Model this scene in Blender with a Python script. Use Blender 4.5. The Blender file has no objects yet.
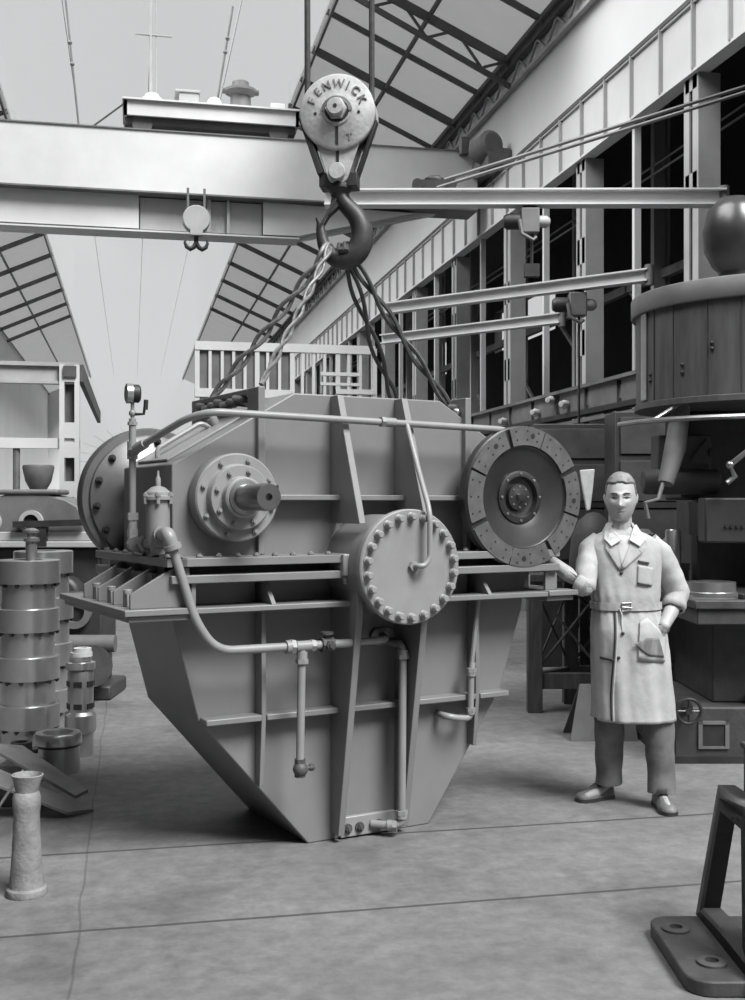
import bpy, bmesh, math, random
from mathutils import Vector as V, Matrix as M, noise

R = random.Random(7)
rad = math.radians
C = bpy.context.scene.collection
F, CX, HY, CAMZ = 1130.0, 372.5, 505.0, 1.585      # focal length in pixels of the 745x1000 frame, horizon row, eye height
YAW = math.atan((CX - 132) / F)                    # the shop's long axis (world Y) meets the picture at column 132
CYW, SYW = math.cos(YAW), math.sin(YAW)


def cw(x, d, z=0.0):
    """a point x metres right of and d metres ahead of the standpoint -> world"""
    return V((x * CYW + d * SYW, d * CYW - x * SYW, z))


# ---------------------------------------------------------------- materials
def mat(name, col, rough=0.6, metal=0.0, var=0.25, scale=6.0, bump=0.0, stretch=None, spec=0.5, coat=0.0, fine=0.0):
    m = bpy.data.materials.new(name)
    m.use_nodes = True
    nt = m.node_tree
    b = nt.nodes['Principled BSDF']
    if not isinstance(col, tuple):
        col = (col, col * 1.0, col * 1.005)
    tc = nt.nodes.new('ShaderNodeTexCoord')
    mp = nt.nodes.new('ShaderNodeMapping')
    nt.links.new(tc.outputs['Object'], mp.inputs['Vector'])
    if stretch:
        mp.inputs['Scale'].default_value = stretch
    n = nt.nodes.new('ShaderNodeTexNoise')
    n.inputs['Scale'].default_value = scale
    n.inputs['Detail'].default_value = 6
    n.inputs['Roughness'].default_value = 0.6
    nt.links.new(mp.outputs['Vector'], n.inputs['Vector'])
    r = nt.nodes.new('ShaderNodeValToRGB')
    r.color_ramp.elements[0].position = 0.3
    r.color_ramp.elements[1].position = 0.7
    lo, hi = 1 - var, 1 + var * 0.6
    r.color_ramp.elements[0].color = (col[0] * lo, col[1] * lo, col[2] * lo, 1)
    r.color_ramp.elements[1].color = (min(col[0] * hi, 1), min(col[1] * hi, 1), min(col[2] * hi, 1), 1)
    nt.links.new(n.outputs['Fac'], r.inputs['Fac'])
    nt.links.new(r.outputs['Color'], b.inputs['Base Color'])
    b.inputs['Roughness'].default_value = rough
    b.inputs['Metallic'].default_value = metal
    b.inputs['Specular IOR Level'].default_value = spec
    b.inputs['Coat Weight'].default_value = coat
    if bump:
        bp = nt.nodes.new('ShaderNodeBump')
        bp.inputs['Strength'].default_value = bump
        bp.inputs['Distance'].default_value = 0.01
        n2 = nt.nodes.new('ShaderNodeTexNoise')
        n2.inputs['Scale'].default_value = fine or scale * 6
        n2.inputs['Detail'].default_value = 4
        nt.links.new(mp.outputs['Vector'], n2.inputs['Vector'])
        nt.links.new(n2.outputs['Fac'], bp.inputs['Height'])
        nt.links.new(bp.outputs['Normal'], b.inputs['Normal'])
    return m


PAINT = mat('grey_machine_paint', 0.19, 0.42, var=0.10, scale=3, bump=0.04, fine=60)
PAINTL = mat('grey_pipe_paint', 0.25, 0.38, var=0.10, scale=8)
DARKSTEEL = mat('dark_turned_steel', 0.075, 0.33, metal=0.7, var=0.25, scale=5)
STEEL = mat('bright_turned_steel', 0.42, 0.28, metal=0.8, var=0.2, scale=6)
RINGSTEEL = mat('machined_steel', 0.50, 0.30, metal=0.85, var=0.12, scale=3)
LINING = mat('brake_lining', 0.105, 0.60, metal=0.2, var=0.3, scale=14)
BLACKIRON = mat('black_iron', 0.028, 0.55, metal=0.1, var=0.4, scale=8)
IRON = mat('weathered_iron', 0.075, 0.6, metal=0.2, var=0.35, scale=9, bump=0.15)
CASTIRON = mat('grey_cast_iron', 0.06, 0.62, metal=0.15, var=0.3, scale=10, bump=0.2)
BLOCKP = mat('worn_pale_block_paint', 0.46, 0.6, var=0.35, scale=9, bump=0.25, fine=45)
WHITEP = mat('pale_shop_paint', 0.62, 0.6, var=0.10, scale=1.2)
WALLW = mat('white_wall_plaster', 0.74, 0.85, var=0.06, scale=0.6)
COLP = mat('pale_grey_column_paint', 0.40, 0.6, var=0.2, scale=1.5)
MIDP = mat('mid_grey_shop_paint', 0.15, 0.6, var=0.3, scale=3)
DARKP = mat('dark_grey_machine_paint', 0.035, 0.5, var=0.4, scale=4)
ROOFM = mat('roof_boarding', 0.40, 0.9, var=0.12, scale=2)
ROOFD = mat('dark_roof_steel', 0.10, 0.7, var=0.3, scale=3)
DIMW = mat('fill_cutting_dark_wall', 0.05, 0.9, var=0.3, scale=0.8)  # dark tone that cuts light bounced off the unseen near surfaces
BAYDARK = mat('bay_shade_black', 0.012, 0.9, var=0.4, scale=2)  # near-black stands for the deep shade inside the side bay
WOODD = mat('dark_timber', 0.07, 0.75, var=0.4, scale=5, stretch=(6, 6, 0.8), bump=0.2)
DRUMW = mat('brown_sheet_cladding', 0.085, 0.5, var=0.35, scale=4, stretch=(4, 4, 0.5), bump=0.06)
ROPE = mat('greased_wire_rope', 0.05, 0.55, metal=0.2, var=0.4, scale=40)
SLING = mat('pale_wire_sling', 0.17, 0.5, metal=0.3, var=0.5, scale=40)
SKIN = mat('skin', 0.40, 0.5, var=0.06, scale=20)
HAIR = mat('fair_hair', 0.20, 0.55, var=0.4, scale=30, stretch=(1, 1, 0.3))
COATM = mat('washed_work_coat', 0.45, 0.9, var=0.22, scale=7, bump=0.25, fine=30)
SHIRT = mat('white_shirt', 0.52, 0.9, var=0.05, scale=10)
TROUS = mat('dusty_trousers', 0.17, 0.9, var=0.4, scale=6, bump=0.2)
SHOE = mat('scuffed_leather', 0.16, 0.45, var=0.5, scale=12)
EYEW = mat('eye_white', 0.5, 0.4, var=0.02)
DARKD = mat('dark_detail', 0.02, 0.5, var=0.2)
SHEETM = mat('weathered_sheet_steel', 0.17, 0.6, metal=0.0, var=0.35, scale=6, bump=0.1)
PALEIRON = mat('dusty_pale_casting', 0.22, 0.8, var=0.4, scale=12, bump=0.35)


def glass_mat():
    m = bpy.data.materials.new('roof_glass')
    m.use_nodes = True
    nt = m.node_tree
    nt.nodes.remove(nt.nodes['Principled BSDF'])
    o = nt.nodes['Material Output']
    t = nt.nodes.new('ShaderNodeBsdfTransparent')
    t.inputs['Color'].default_value = (0.97, 0.97, 0.97, 1)
    g = nt.nodes.new('ShaderNodeBsdfGlossy')
    g.inputs['Roughness'].default_value = 0.1
    mx = nt.nodes.new('ShaderNodeMixShader')
    mx.inputs['Fac'].default_value = 0.06
    nt.links.new(t.outputs[0], mx.inputs[1])
    nt.links.new(g.outputs[0], mx.inputs[2])
    nt.links.new(mx.outputs[0], o.inputs['Surface'])
    return m


GLASS = glass_mat()


def floor_mat():
    m = mat('worn_concrete_floor', 0.165, 0.7, var=0.22, scale=1.3, bump=0.12, fine=25)
    nt = m.node_tree
    b = nt.nodes['Principled BSDF']
    base = b.inputs['Base Color'].links[0].from_socket
    tc = [n for n in nt.nodes if n.type == 'TEX_COORD'][0]
    # trowel mottling and pale scuffs
    n2 = nt.nodes.new('ShaderNodeTexNoise')
    n2.inputs['Scale'].default_value = 11
    n2.inputs['Detail'].default_value = 12
    n2.inputs['Roughness'].default_value = 0.7
    nt.links.new(tc.outputs['Object'], n2.inputs['Vector'])
    r2 = nt.nodes.new('ShaderNodeValToRGB')
    r2.color_ramp.elements[0].position = 0.25
    r2.color_ramp.elements[1].position = 0.8
    r2.color_ramp.elements[0].color = (0.62, 0.62, 0.62, 1)
    r2.color_ramp.elements[1].color = (1.38, 1.38, 1.38, 1)
    nt.links.new(n2.outputs['Fac'], r2.inputs['Fac'])
    mu = nt.nodes.new('ShaderNodeMix')
    mu.data_type = 'RGBA'
    mu.blend_type = 'MULTIPLY'
    mu.inputs[0].default_value = 1
    nt.links.new(base, mu.inputs[6])
    nt.links.new(r2.outputs['Color'], mu.inputs[7])
    # oily dark patches
    n3 = nt.nodes.new('ShaderNodeTexNoise')
    n3.inputs['Scale'].default_value = 1.7
    n3.inputs['Detail'].default_value = 5
    nt.links.new(tc.outputs['Object'], n3.inputs['Vector'])
    r3 = nt.nodes.new('ShaderNodeValToRGB')
    r3.color_ramp.elements[0].position = 0.55
    r3.color_ramp.elements[1].position = 0.75
    r3.color_ramp.elements[0].color = (1, 1, 1, 1)
    r3.color_ramp.elements[1].color = (0.6, 0.6, 0.6, 1)
    nt.links.new(n3.outputs['Fac'], r3.inputs['Fac'])
    m3 = nt.nodes.new('ShaderNodeMix')
    m3.data_type = 'RGBA'
    m3.blend_type = 'MULTIPLY'
    m3.inputs[0].default_value = 1
    nt.links.new(mu.outputs[2], m3.inputs[6])
    nt.links.new(r3.outputs['Color'], m3.inputs[7])
    nt.links.new(m3.outputs[2], b.inputs['Base Color'])
    return m


FLOORM = floor_mat()


def roof_mat():
    m = mat('sooty_roof_glazing', 0.42, 0.9, var=0.12, scale=2)
    nt = m.node_tree
    b = nt.nodes['Principled BSDF']
    o = nt.nodes['Material Output']
    t = nt.nodes.new('ShaderNodeBsdfTranslucent')
    t.inputs['Color'].default_value = (0.5, 0.5, 0.5, 1)
    mx = nt.nodes.new('ShaderNodeMixShader')
    mx.inputs['Fac'].default_value = 0.55
    nt.links.new(b.outputs[0], mx.inputs[1])
    nt.links.new(t.outputs[0], mx.inputs[2])
    nt.links.new(mx.outputs[0], o.inputs['Surface'])
    return m


ROOFM = roof_mat()


# ---------------------------------------------------------------- mesh helpers
class MB:
    def __init__(s):
        s.bm = bmesh.new()
        s.m = M.Identity(4)

    def v(s, p):
        return s.bm.verts.new(s.m @ V(p))

    def face(s, vs):
        try:
            return s.bm.faces.new(vs)
        except ValueError:
            return None

    def hexa(s, lo, hi):
        """two loops of points joined into a closed solid"""
        a = [s.v(p) for p in lo]
        b = [s.v(p) for p in hi]
        n = len(a)
        s.face(a[::-1])
        s.face(b)
        for i in range(n):
            s.face([a[i], a[(i + 1) % n], b[(i + 1) % n], b[i]])
        return s

    def box(s, x0, x1, y0, y1, z0, z1):
        return s.hexa([(x0, y0, z0), (x1, y0, z0), (x1, y1, z0), (x0, y1, z0)], [(x0, y0, z1), (x1, y0, z1), (x1, y1, z1), (x0, y1, z1)])

    def prism(s, pts, ext):
        e = V(ext)
        return s.hexa([V(p) for p in pts], [V(p) + e for p in pts])

    def xz(s, pts, y0, y1):
        return s.prism([(x, y0, z) for x, z in pts], (0, y1 - y0, 0))

    def yz(s, pts, x0, x1):
        return s.prism([(x0, y, z) for y, z in pts], (x1 - x0, 0, 0))

    def xy(s, pts, z0, z1):
        return s.prism([(x, y, z0) for x, y in pts], (0, 0, z1 - z0))

    def bar(s, p0, p1, w, h, up=(0, 0, 1)):
        p0, p1 = V(p0), V(p1)
        d = (p1 - p0).normalized()
        u = V(up)
        if abs(d.dot(u)) > 0.98:
            u = V((0, 1, 0))
        a = d.cross(u).normalized() * (w / 2)
        b = a.cross(d).normalized() * (h / 2)
        return s.hexa([p0 - a - b, p0 + a - b, p0 + a + b, p0 - a + b], [p1 - a - b, p1 + a - b, p1 + a + b, p1 - a + b])

    def ring(s, c, ax, r, n, ph=0.0, rx=None):
        ax = V(ax).normalized()
        t = V((0, 0, 1)) if abs(ax.z) < 0.9 else V((1, 0, 0))
        a = ax.cross(t).normalized()
        b = ax.cross(a)
        return [V(c) + a * r * math.cos(ph + 2 * math.pi * i / n) + b * r * math.sin(ph + 2 * math.pi * i / n) for i in range(n)]

    def cyl(s, p0, p1, r0, r1=None, n=20):
        ax = V(p1) - V(p0)
        r1 = r0 if r1 is None else r1
        return s.hexa(s.ring(p0, ax, r0, n), s.ring(p1, ax, r1, n))

    def lathe(s, prof, org=(0, 0, 0), ax=(0, 0, 1), n=32, a0=0.0, a1=None):
        """prof: (radius, height along ax); ends are capped unless on the axis; a partial sweep is closed at both ends"""
        ax = V(ax).normalized()
        t = V((0, 0, 1)) if abs(ax.z) < 0.9 else V((1, 0, 0))
        a = ax.cross(t).normalized()
        b = ax.cross(a)
        full = a1 is None
        k = n if full else n + 1
        end = a0 + 2 * math.pi if full else a1
        rows = []
        for r, h in prof:
            o = V(org) + ax * h
            if r < 1e-6 and full:
                rows.append([s.v(o)] * k)
            else:
                rows.append([s.v(o + (a * math.cos(a0 + (end - a0) * i / n) + b * math.sin(a0 + (end - a0) * i / n)) * r) for i in range(k)])
        for p, q in zip(rows, rows[1:]):
            for i in range(n):
                j = (i + 1) % k
                f = [p[i], p[j], q[j], q[i]]
                f = [x for z, x in enumerate(f) if x not in f[:z]]
                if len(f) > 2:
                    s.face(f)
        if full:
            if prof[0][0] > 1e-6 and (prof[0] != prof[-1]):
                s.face(rows[0][::-1])
                if prof[-1][0] > 1e-6:
                    s.face(rows[-1])
            elif prof[-1][0] > 1e-6:
                s.face(rows[-1])
        else:
            s.face([r_[0] for r_ in rows])
            s.face([r_[-1] for r_ in rows][::-1])
            p, q = rows[-1], rows[0]
            for i in range(n):
                s.face([p[i], p[i + 1], q[i + 1], q[i]])
        return s

    def tube(s, pts, r, n=10, closed=False, flat=1.0):
        pts = [V(p) for p in pts]
        k = len(pts)
        rr = r if isinstance(r, (list, tuple)) else [r] * k
        tg = []
        for i in range(k):
            if closed:
                t = pts[(i + 1) % k] - pts[i - 1]
            else:
                t = pts[min(i + 1, k - 1)] - pts[max(i - 1, 0)]
            tg.append(t.normalized())
        u = tg[0].cross(V((0, 0, 1)))
        if u.length < 0.1:
            u = tg[0].cross(V((0, 1, 0)))
        u.normalize()
        rows = []
        for i in range(k):
            u = (u - tg[i] * u.dot(tg[i])).normalized()
            w = tg[i].cross(u)
            rows.append([s.v(pts[i] + (u * math.cos(2 * math.pi * j / n) + w * math.sin(2 * math.pi * j / n) * flat) * rr[i]) for j in range(n)])
        for a in range(k if closed else k - 1):
            p, q = rows[a], rows[(a + 1) % k]
            for j in range(n):
                s.face([p[j], p[(j + 1) % n], q[(j + 1) % n], q[j]])
        if not closed:
            s.face(rows[0][::-1])
            s.face(rows[-1])
        return s

    def ball(s, c, r, sc=(1, 1, 1), n=16):
        prof = []
        rows = []
        c = V(c)
        m = n // 2
        for i in range(m + 1):
            th = math.pi * i / m
            z = math.cos(th) * r * sc[2]
            q = math.sin(th) * r
            if i in (0, m):
                rows.append([s.v(c + V((0, 0, z)))] * n)
            else:
                rows.append([s.v(c + V((q * sc[0] * math.cos(2 * math.pi * j / n), q * sc[1] * math.sin(2 * math.pi * j / n), z))) for j in range(n)])
        for p, q in zip(rows, rows[1:]):
            for j in range(n):
                f = [p[j], q[j], q[(j + 1) % n], p[(j + 1) % n]]
                f = [x for z, x in enumerate(f) if x not in f[:z]]
                s.face(f)
        return s

    def hexnut(s, c, ax, r, h):
        ax = V(ax).normalized()
        c = V(c)
        s.hexa(s.ring(c, ax, r, 6), s.ring(c + ax * h * 0.8, ax, r, 6))
        return s.cyl(c + ax * h * 0.8, c + ax * h * 1.15, r * 0.62, r * 0.55, 10)

    def mesh(s, name, smooth=40):
        bmesh.ops.recalc_face_normals(s.bm, faces=s.bm.faces)
        if smooth:
            a = rad(smooth)
            for e in s.bm.edges:
                e.smooth = len(e.link_faces) != 2 or e.calc_face_angle(0) < a
            for f in s.bm.faces:
                f.smooth = True
        me = bpy.data.meshes.new(name)
        s.bm.to_mesh(me)
        s.bm.free()
        return me

    def build(s, name, m, parent=None, smooth=40, bevel=0.0, loc=None, rz=0.0):
        o = bpy.data.objects.new(name, s.mesh(name, smooth))
        o.data.materials.append(m)
        C.objects.link(o)
        if parent is not None:
            o.parent = parent
        if loc is not None:
            o.location = loc
            o.rotation_euler = (0, 0, rz)
        if bevel:
            bv = o.modifiers.new('edge', 'BEVEL')
            bv.width = bevel
            bv.segments = 2
            bv.limit_method = 'ANGLE'
            bv.angle_limit = rad(40)
        return o


def fillet(pts, r, n=6):
    pts = [V(p) for p in pts]
    out = [pts[0]]
    for a, b, c in zip(pts, pts[1:], pts[2:]):
        d0, d1 = (a - b), (c - b)
        k = min(r, d0.length * 0.49, d1.length * 0.49)
        p, q = b + d0.normalized() * k, b + d1.normalized() * k
        for i in range(n + 1):
            t = i / n
            out.append(p * (1 - t) ** 2 + b * 2 * t * (1 - t) + q * t * t)
    out.append(pts[-1])
    return out


def resample(pts, n):
    pts = [V(p) for p in pts]
    L = [0]
    for a, b in zip(pts, pts[1:]):
        L.append(L[-1] + (b - a).length)
    out = []
    for i in range(n):
        t = L[-1] * i / (n - 1)
        j = max(k for k in range(len(L) - 1) if L[k] <= t + 1e-9)
        out.append(pts[j].lerp(pts[j + 1], min(1, (t - L[j]) / max(1e-9, L[j + 1] - L[j]))))
    return out


def tag(o, label, cat, group=None, kind=None):
    o['label'] = label
    o['category'] = cat
    if group:
        o['group'] = group
    if kind:
        o['kind'] = kind
    return o


def thing(name, label, cat, loc=(0, 0, 0), rz=0.0, group=None, kind=None):
    o = bpy.data.objects.new(name, None)
    o.empty_display_size = 0.1
    C.objects.link(o)
    o.location = loc
    o.rotation_euler = (0, 0, rz)
    return tag(o, label, cat, group, kind)


def struct(name, mb, m, label=None, cat=None, **k):
    o = mb.build(name, m, **k)
    o['kind'] = 'structure'
    if label:
        tag(o, label, cat or name.split('_')[0])
    return o


def put(o, parent):
    """a further copy of a child mesh"""
    c = o.copy()
    c.parent = parent
    C.objects.link(c)
    return c


def dup(root, loc, rz, label):
    r = root.copy()
    C.objects.link(r)
    r.location = loc
    r.rotation_euler = (0, 0, rz)
    r['label'] = label
    for ch in [x for x in bpy.data.objects if x.parent == root]:
        c = ch.copy()
        C.objects.link(c)
        c.parent = r
        for g in [x for x in bpy.data.objects if x.parent == ch]:
            d = g.copy()
            C.objects.link(d)
            d.parent = c
    return r


# ================================================================ THE GEARBOX (local x along its front, y towards its back, z up)
GRZ = rad(29.5) - YAW
GORG = cw(-0.281, 5.30)
gb = thing('marine_gearbox', 'huge grey welded gearbox with tapered hopper base, hanging on wire slings', 'gearbox', GORG, GRZ)
GM = M.Translation(GORG) @ M.Rotation(GRZ, 4, 'Z')


def gw(x, y, z):
    return GM @ V((x, y, z))


YB = 0.70
# lower hopper: a shell of thick plate
hp = MB()
hp.xz([(-0.70, 1.262), (-0.684, 1.071), (-0.568, 0.628), (-0.024, 0.0), (0.645, 0.0), (1.079, 0.640), (1.213, 1.037), (1.25, 1.262)], 0, YB)
hop = hp.build('hopper_casing', PAINT, gb, smooth=20, bevel=0.006)
# upper housing
h = MB()
h.xz([(-0.689, 1.352), (-0.689, 1.765), (-0.096, 2.106), (0.711, 2.106), (1.016, 1.921), (1.25, 1.775), (1.25, 1.352)], 0, YB)
hous = h.build('upper_housing', PAINT, gb, smooth=20, bevel=0.006)
# lid plate with a strap on the left slope
sl = V((0.593, 0, 0.341)).normalized()
nrm = V((-0.341, 0, 0.593)).normalized()
b = MB()
p0 = V((-0.66, 0.14, 1.782))
L0 = V((0, 0.42, 0))
L1 = sl * 0.44
b.hexa([p0, p0 + L1, p0 + L1 + L0, p0 + L0], [q + nrm * 0.012 for q in (p0, p0 + L1, p0 + L1 + L0, p0 + L0)])
lid = b.build('inspection_lid', PAINTL, gb, bevel=0.003)
b = MB()
q = p0 + V((0, 0.2, 0)) + nrm * 0.012
b.tube(fillet([q + sl * 0.03, q + sl * 0.05 + nrm * 0.035, q + sl * 0.30 + nrm * 0.04, q + sl * 0.33], 0.03), 0.012, 8)
b.cyl(q + sl * 0.36, q + sl * 0.36 + nrm * 0.035, 0.026, n=12)
b.cyl(q + sl * 0.36 + nrm * 0.03, q + sl * 0.36 + nrm * 0.055, 0.014, n=8)
b.build('lid_handle', PAINTL, lid)

# split flange: two plates with a dark gap, broken by the centre drum
for x0, x1 in ((-0.76, 0.075), (0.56, 1.31)):
    for z0, z1 in ((1.322, 1.358), (1.250, 1.286)):
        b = MB()
        b.box(x0, x1, -0.20, 0.0, z0, z1)
        if z0 > 1.3:
            for i in range(9):
                xx = x0 + 0.06 + i * (x1 - x0 - 0.12) / 8
                b.hexnut((xx, -0.13, z1), (0, 0, 1), 0.015, 0.014)
        b.build('split_flange', PAINT, gb, bevel=0.004)
    b = MB()
    b.box(x0 + 0.01, x1 - 0.01, -0.08, 0.02, 1.286, 1.322)
    b.build('flange_gap_strip', BLACKIRON, gb)  # black strip in the gap between the two plates
for s, x0, x1 in ((-1, -0.78, -0.689), (1, 1.25, 1.33)):
    b = MB()
    b.box(x0, x1, -0.2 if s < 0 else 0.0, 0.88, 1.322, 1.358)
    b.box(x0, x1, 0.001, 0.88, 1.250, 1.286)
    b.box(x0 + 0.05 if s < 0 else x0, x1 if s < 0 else x1 - 0.05, 0.05, 0.8, 1.286, 1.322)
    for i in range(7):
        b.hexnut(((x0 + x1) / 2 - 0.01, -0.1 + i * 0.15, 1.358), (0, 0, 1), 0.015, 0.014)
    b.build('end_flange', PAINT, gb, bevel=0.003)
b = MB()
b.box(0.045, 0.125, -0.225, 0.0, 1.262, 1.362)
b.build('flange_block', PAINTL, gb, bevel=0.006)
b = MB()
b.cyl((0.085, -0.17, 1.262), (0.085, -0.17, 1.238), 0.026, n=12)
b.cyl((0.085, -0.17, 1.238), (0.085, -0.17, 1.222), 0.016, n=12)
b.build('block_bolt', STEEL, gb)

# bearing ledge below the flange and the two foot platforms with their gusset fins
b = MB()
b.box(-0.70, 1.27, -0.20, 0.0, 1.120, 1.145)
b.build('bearing_ledge', PAINT, gb, bevel=0.004)
for s in (-1, 1):
    xo, xi = (-0.965, -0.66) if s < 0 else (1.425, 1.235)
    b = MB()
    b.box(min(xo, xi), max(xo, xi), -0.21, 0.86, 1.122, 1.150)
    b.box(min(xo + s * -0.02, xi), max(xo + s * -0.02, xi), -0.19, 0.84, 1.096, 1.122)
    foot = b.build('foot_platform', PAINT, gb, bevel=0.004)
    for k in range(4):
        y = -0.17 + k * 0.235
        b = MB()
        if s < 0:
            b.xz([(-0.93, 1.150), (-0.93, 1.212), (-0.745, 1.318), (-0.67, 1.318), (-0.67, 1.150)], y, y + 0.018)
        else:
            b.xz([(1.315, 1.150), (1.315, 1.235), (1.30, 1.25), (1.24, 1.25), (1.24, 1.150)], y, y + 0.018)
        b.build('gusset_fin', PAINT, foot, bevel=0.003)
    for k in range(3):
        y = -0.17 + k * 0.235 + 0.13
        b = MB()
        x = -0.90 if s < 0 else 1.37
        b.box(x - 0.012, x + 0.03, y - 0.03, y + 0.03, 1.150, 1.205)
        b.cyl((x, y, 1.205), (x, y, 1.225), 0.02, n=10)
        b.build('foundation_bolt', PAINTL, foot, bevel=0.003)

# stiffening ribs
T = 0.017
for x in (0.111, 0.462):
    b = MB()
    b.yz([(0.0, 2.10), (-0.07, 2.10), (-0.285, 1.50), (0.0, 1.50)], x - T, x + T)
    b.build('upper_rib', PAINT, gb, bevel=0.003)
    b = MB()
    b.yz([(0.0, 1.25), (-0.262, 1.25), (-0.262, 1.10), (-0.078, 0.035), (0.0, 0.035)], x - T, x + T)
    b.build('tapered_rib', PAINT, gb, bevel=0.003)
for x in (-0.283, 0.885):
    b = MB()
    zb = 0.31 if x < 0 else 0.375
    b.yz([(0.0, 1.25), (-0.075, 1.25), (-0.078, 0.62), (-0.05, zb), (0.0, zb)], x - 0.011, x + 0.011)
    b.build('thin_rib', PAINT, gb, bevel=0.003)
    b = MB()
    b.yz([(-0.002, 1.145), (-0.19, 1.145), (-0.09, 1.25), (-0.002, 1.25)], x - 0.011, x + 0.011)
    b.build('bracket_rib', PAINT, gb, bevel=0.002)
b = MB()
b.yz([(-0.002, 1.145), (-0.18, 1.145), (-0.18, 1.25), (-0.002, 1.25)], -0.665, -0.645)
b.build('bracket_rib', PAINT, gb, bevel=0.002)
for x0, x1 in ((-0.56, -0.295), (-0.27, 0.094), (0.128, 0.445), (0.479, 0.873), (0.897, 1.075)):
    b = MB()
    b.xy([(x0, 0.0), (x0, -0.085), (x1, -0.085), (x1, 0.0)], 0.612, 0.640)
    b.build('cross_rib', PAINT, gb, bevel=0.005)
for x0, x1 in ((-0.245, 0.127), (0.128, 0.445), (0.479, 0.84)):
    b = MB()
    b.box(x0, x1, -0.10, 0.0, 1.606, 1.632)
    b.build('shelf_rib', PAINT, gb, bevel=0.004)

# lifting lugs across the housing, each with a slot the slings pass through
for x in (-0.272, 0.862):
    b = MB()
    x0, x1 = x - 0.017, x + 0.017
    b.box(x0, x1, -0.03, 0.10, 1.36, 2.125)
    b.box(x0, x1, 0.74, 0.83, 1.36, 2.125)
    b.box(x0, x1, 0.10, 0.74, 1.36, 2.03)
    b.box(x0, x1, 0.10, 0.74, 2.098, 2.125)
    b.build('lifting_lug', PAINT, gb, bevel=0.004)

# centre drum with its bolted cover
DX, DZ = 0.303, 1.305
b = MB()
b.lathe([(0.236, 0.02), (0.236, -0.32), (0.25, -0.325), (0.25, -0.352), (0.0, -0.352)], (DX, 0, DZ), (0, 1, 0), 56)
b.build('drum_housing', PAINT, gb)
b = MB()
b.lathe([(0.0, -0.346), (0.246, -0.346), (0.262, -0.352), (0.262, -0.382), (0.256, -0.388), (0.0, -0.388)], (DX, 0, DZ), (0, 1, 0), 64)
cover = b.build('drum_cover', PAINTL, gb)
first = None
for k in range(22):
    a = 2 * math.pi * (k + 0.5) / 22
    if first is None:
        b = MB()
        b.lathe([(0.0205, 0.0), (0.0205, -0.006), (0.0165, -0.008), (0.0165, -0.030), (0.012, -0.036), (0.0, -0.036)], (0, 0, 0), (0, 1, 0), 12)
        first = b.build('cover_bolt', PAINTL, cover)
        o = first
    else:
        o = put(first, cover)
    o.location = (DX + 0.228 * math.cos(a), -0.387, DZ + 0.228 * math.sin(a))

# input shaft, front left
SX, SZ = -0.420, 1.618
b = MB()
b.lathe([(0.188, 0.0), (0.197, -0.012), (0.197, -0.095), (0.190, -0.102), (0.150, -0.102), (0.145, -0.108), (0.145, -0.137), (0.140, -0.143), (0.094, -0.143), (0.090, -0.150), (0.090, -0.180), (0.082, -0.187), (0.0, -0.187)], (SX, 0, SZ), (0, 1, 0), 56)
sf = b.build('bearing_flange', PAINTL, gb)
for rr, n, y in ((0.170, 8, -0.102), (0.119, 8, -0.143)):
    f0 = None
    for k in range(n):
        a = 2 * math.pi * (k + 0.5) / n + 0.1
        if f0 is None:
            b = MB()
            b.hexnut((0, 0, 0), (0, -1, 0), 0.012, 0.016)
            f0 = o = b.build('flange_bolt', PAINTL, sf)
        else:
            o = put(f0, sf)
        o.location = (SX + rr * math.cos(a), y, SZ + rr * math.sin(a))
b = MB()
b.lathe([(0.076, -0.17), (0.076, -0.194), (0.058, -0.198), (0.058, -0.43), (0.054, -0.437), (0.016, -0.437), (0.012, -0.41), (0.0, -0.41)], (SX, 0, SZ), (0, 1, 0), 36)
shaft = b.build('input_shaft', mat('oiled_shaft_steel', 0.22, 0.3, metal=0.8, var=0.2, scale=8), gb)
b = MB()
b.box(SX + 0.030, SX + 0.050, -0.425, -0.25, SZ + 0.030, SZ + 0.052)
b.build('shaft_key', DARKSTEEL, shaft, bevel=0.002)

# output coupling disc, front right
OX, OZ = 1.090, 1.625
b = MB()
b.lathe([(0.27, 0.0), (0.27, -0.03), (0.20, -0.05), (0.20, -0.105), (0.0, -0.105)], (OX, 0, OZ), (0, 1, 0), 40)
oh = b.build('output_bearing_housing', PAINT, gb)
b = MB()
b.lathe([(0.0, -0.10), (0.335, -0.10), (0.357, -0.138), (0.357, -0.184), (0.350, -0.19), (0.256, -0.19), (0.250, -0.184), (0.244, -0.182), (0.17, -0.165), (0.135, -0.150),
         (0.132, -0.158), (0.118, -0.163), (0.104, -0.163), (0.096, -0.135), (0.07, -0.130), (0.066, -0.150), (0.05, -0.152), (0.03, -0.158), (0.02, -0.172), (0.0, -0.175)], (OX, 0, OZ), (0, 1, 0), 72)
disc = b.build('coupling_disc', DARKSTEEL, gb, smooth=22)
seams = [(25, 4.5), (69, 0.8), (109, 4.0), (157, 1.8), (204.5, 4.5), (253, 0.8), (300, 4.0), (343, 1.8)]
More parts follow.
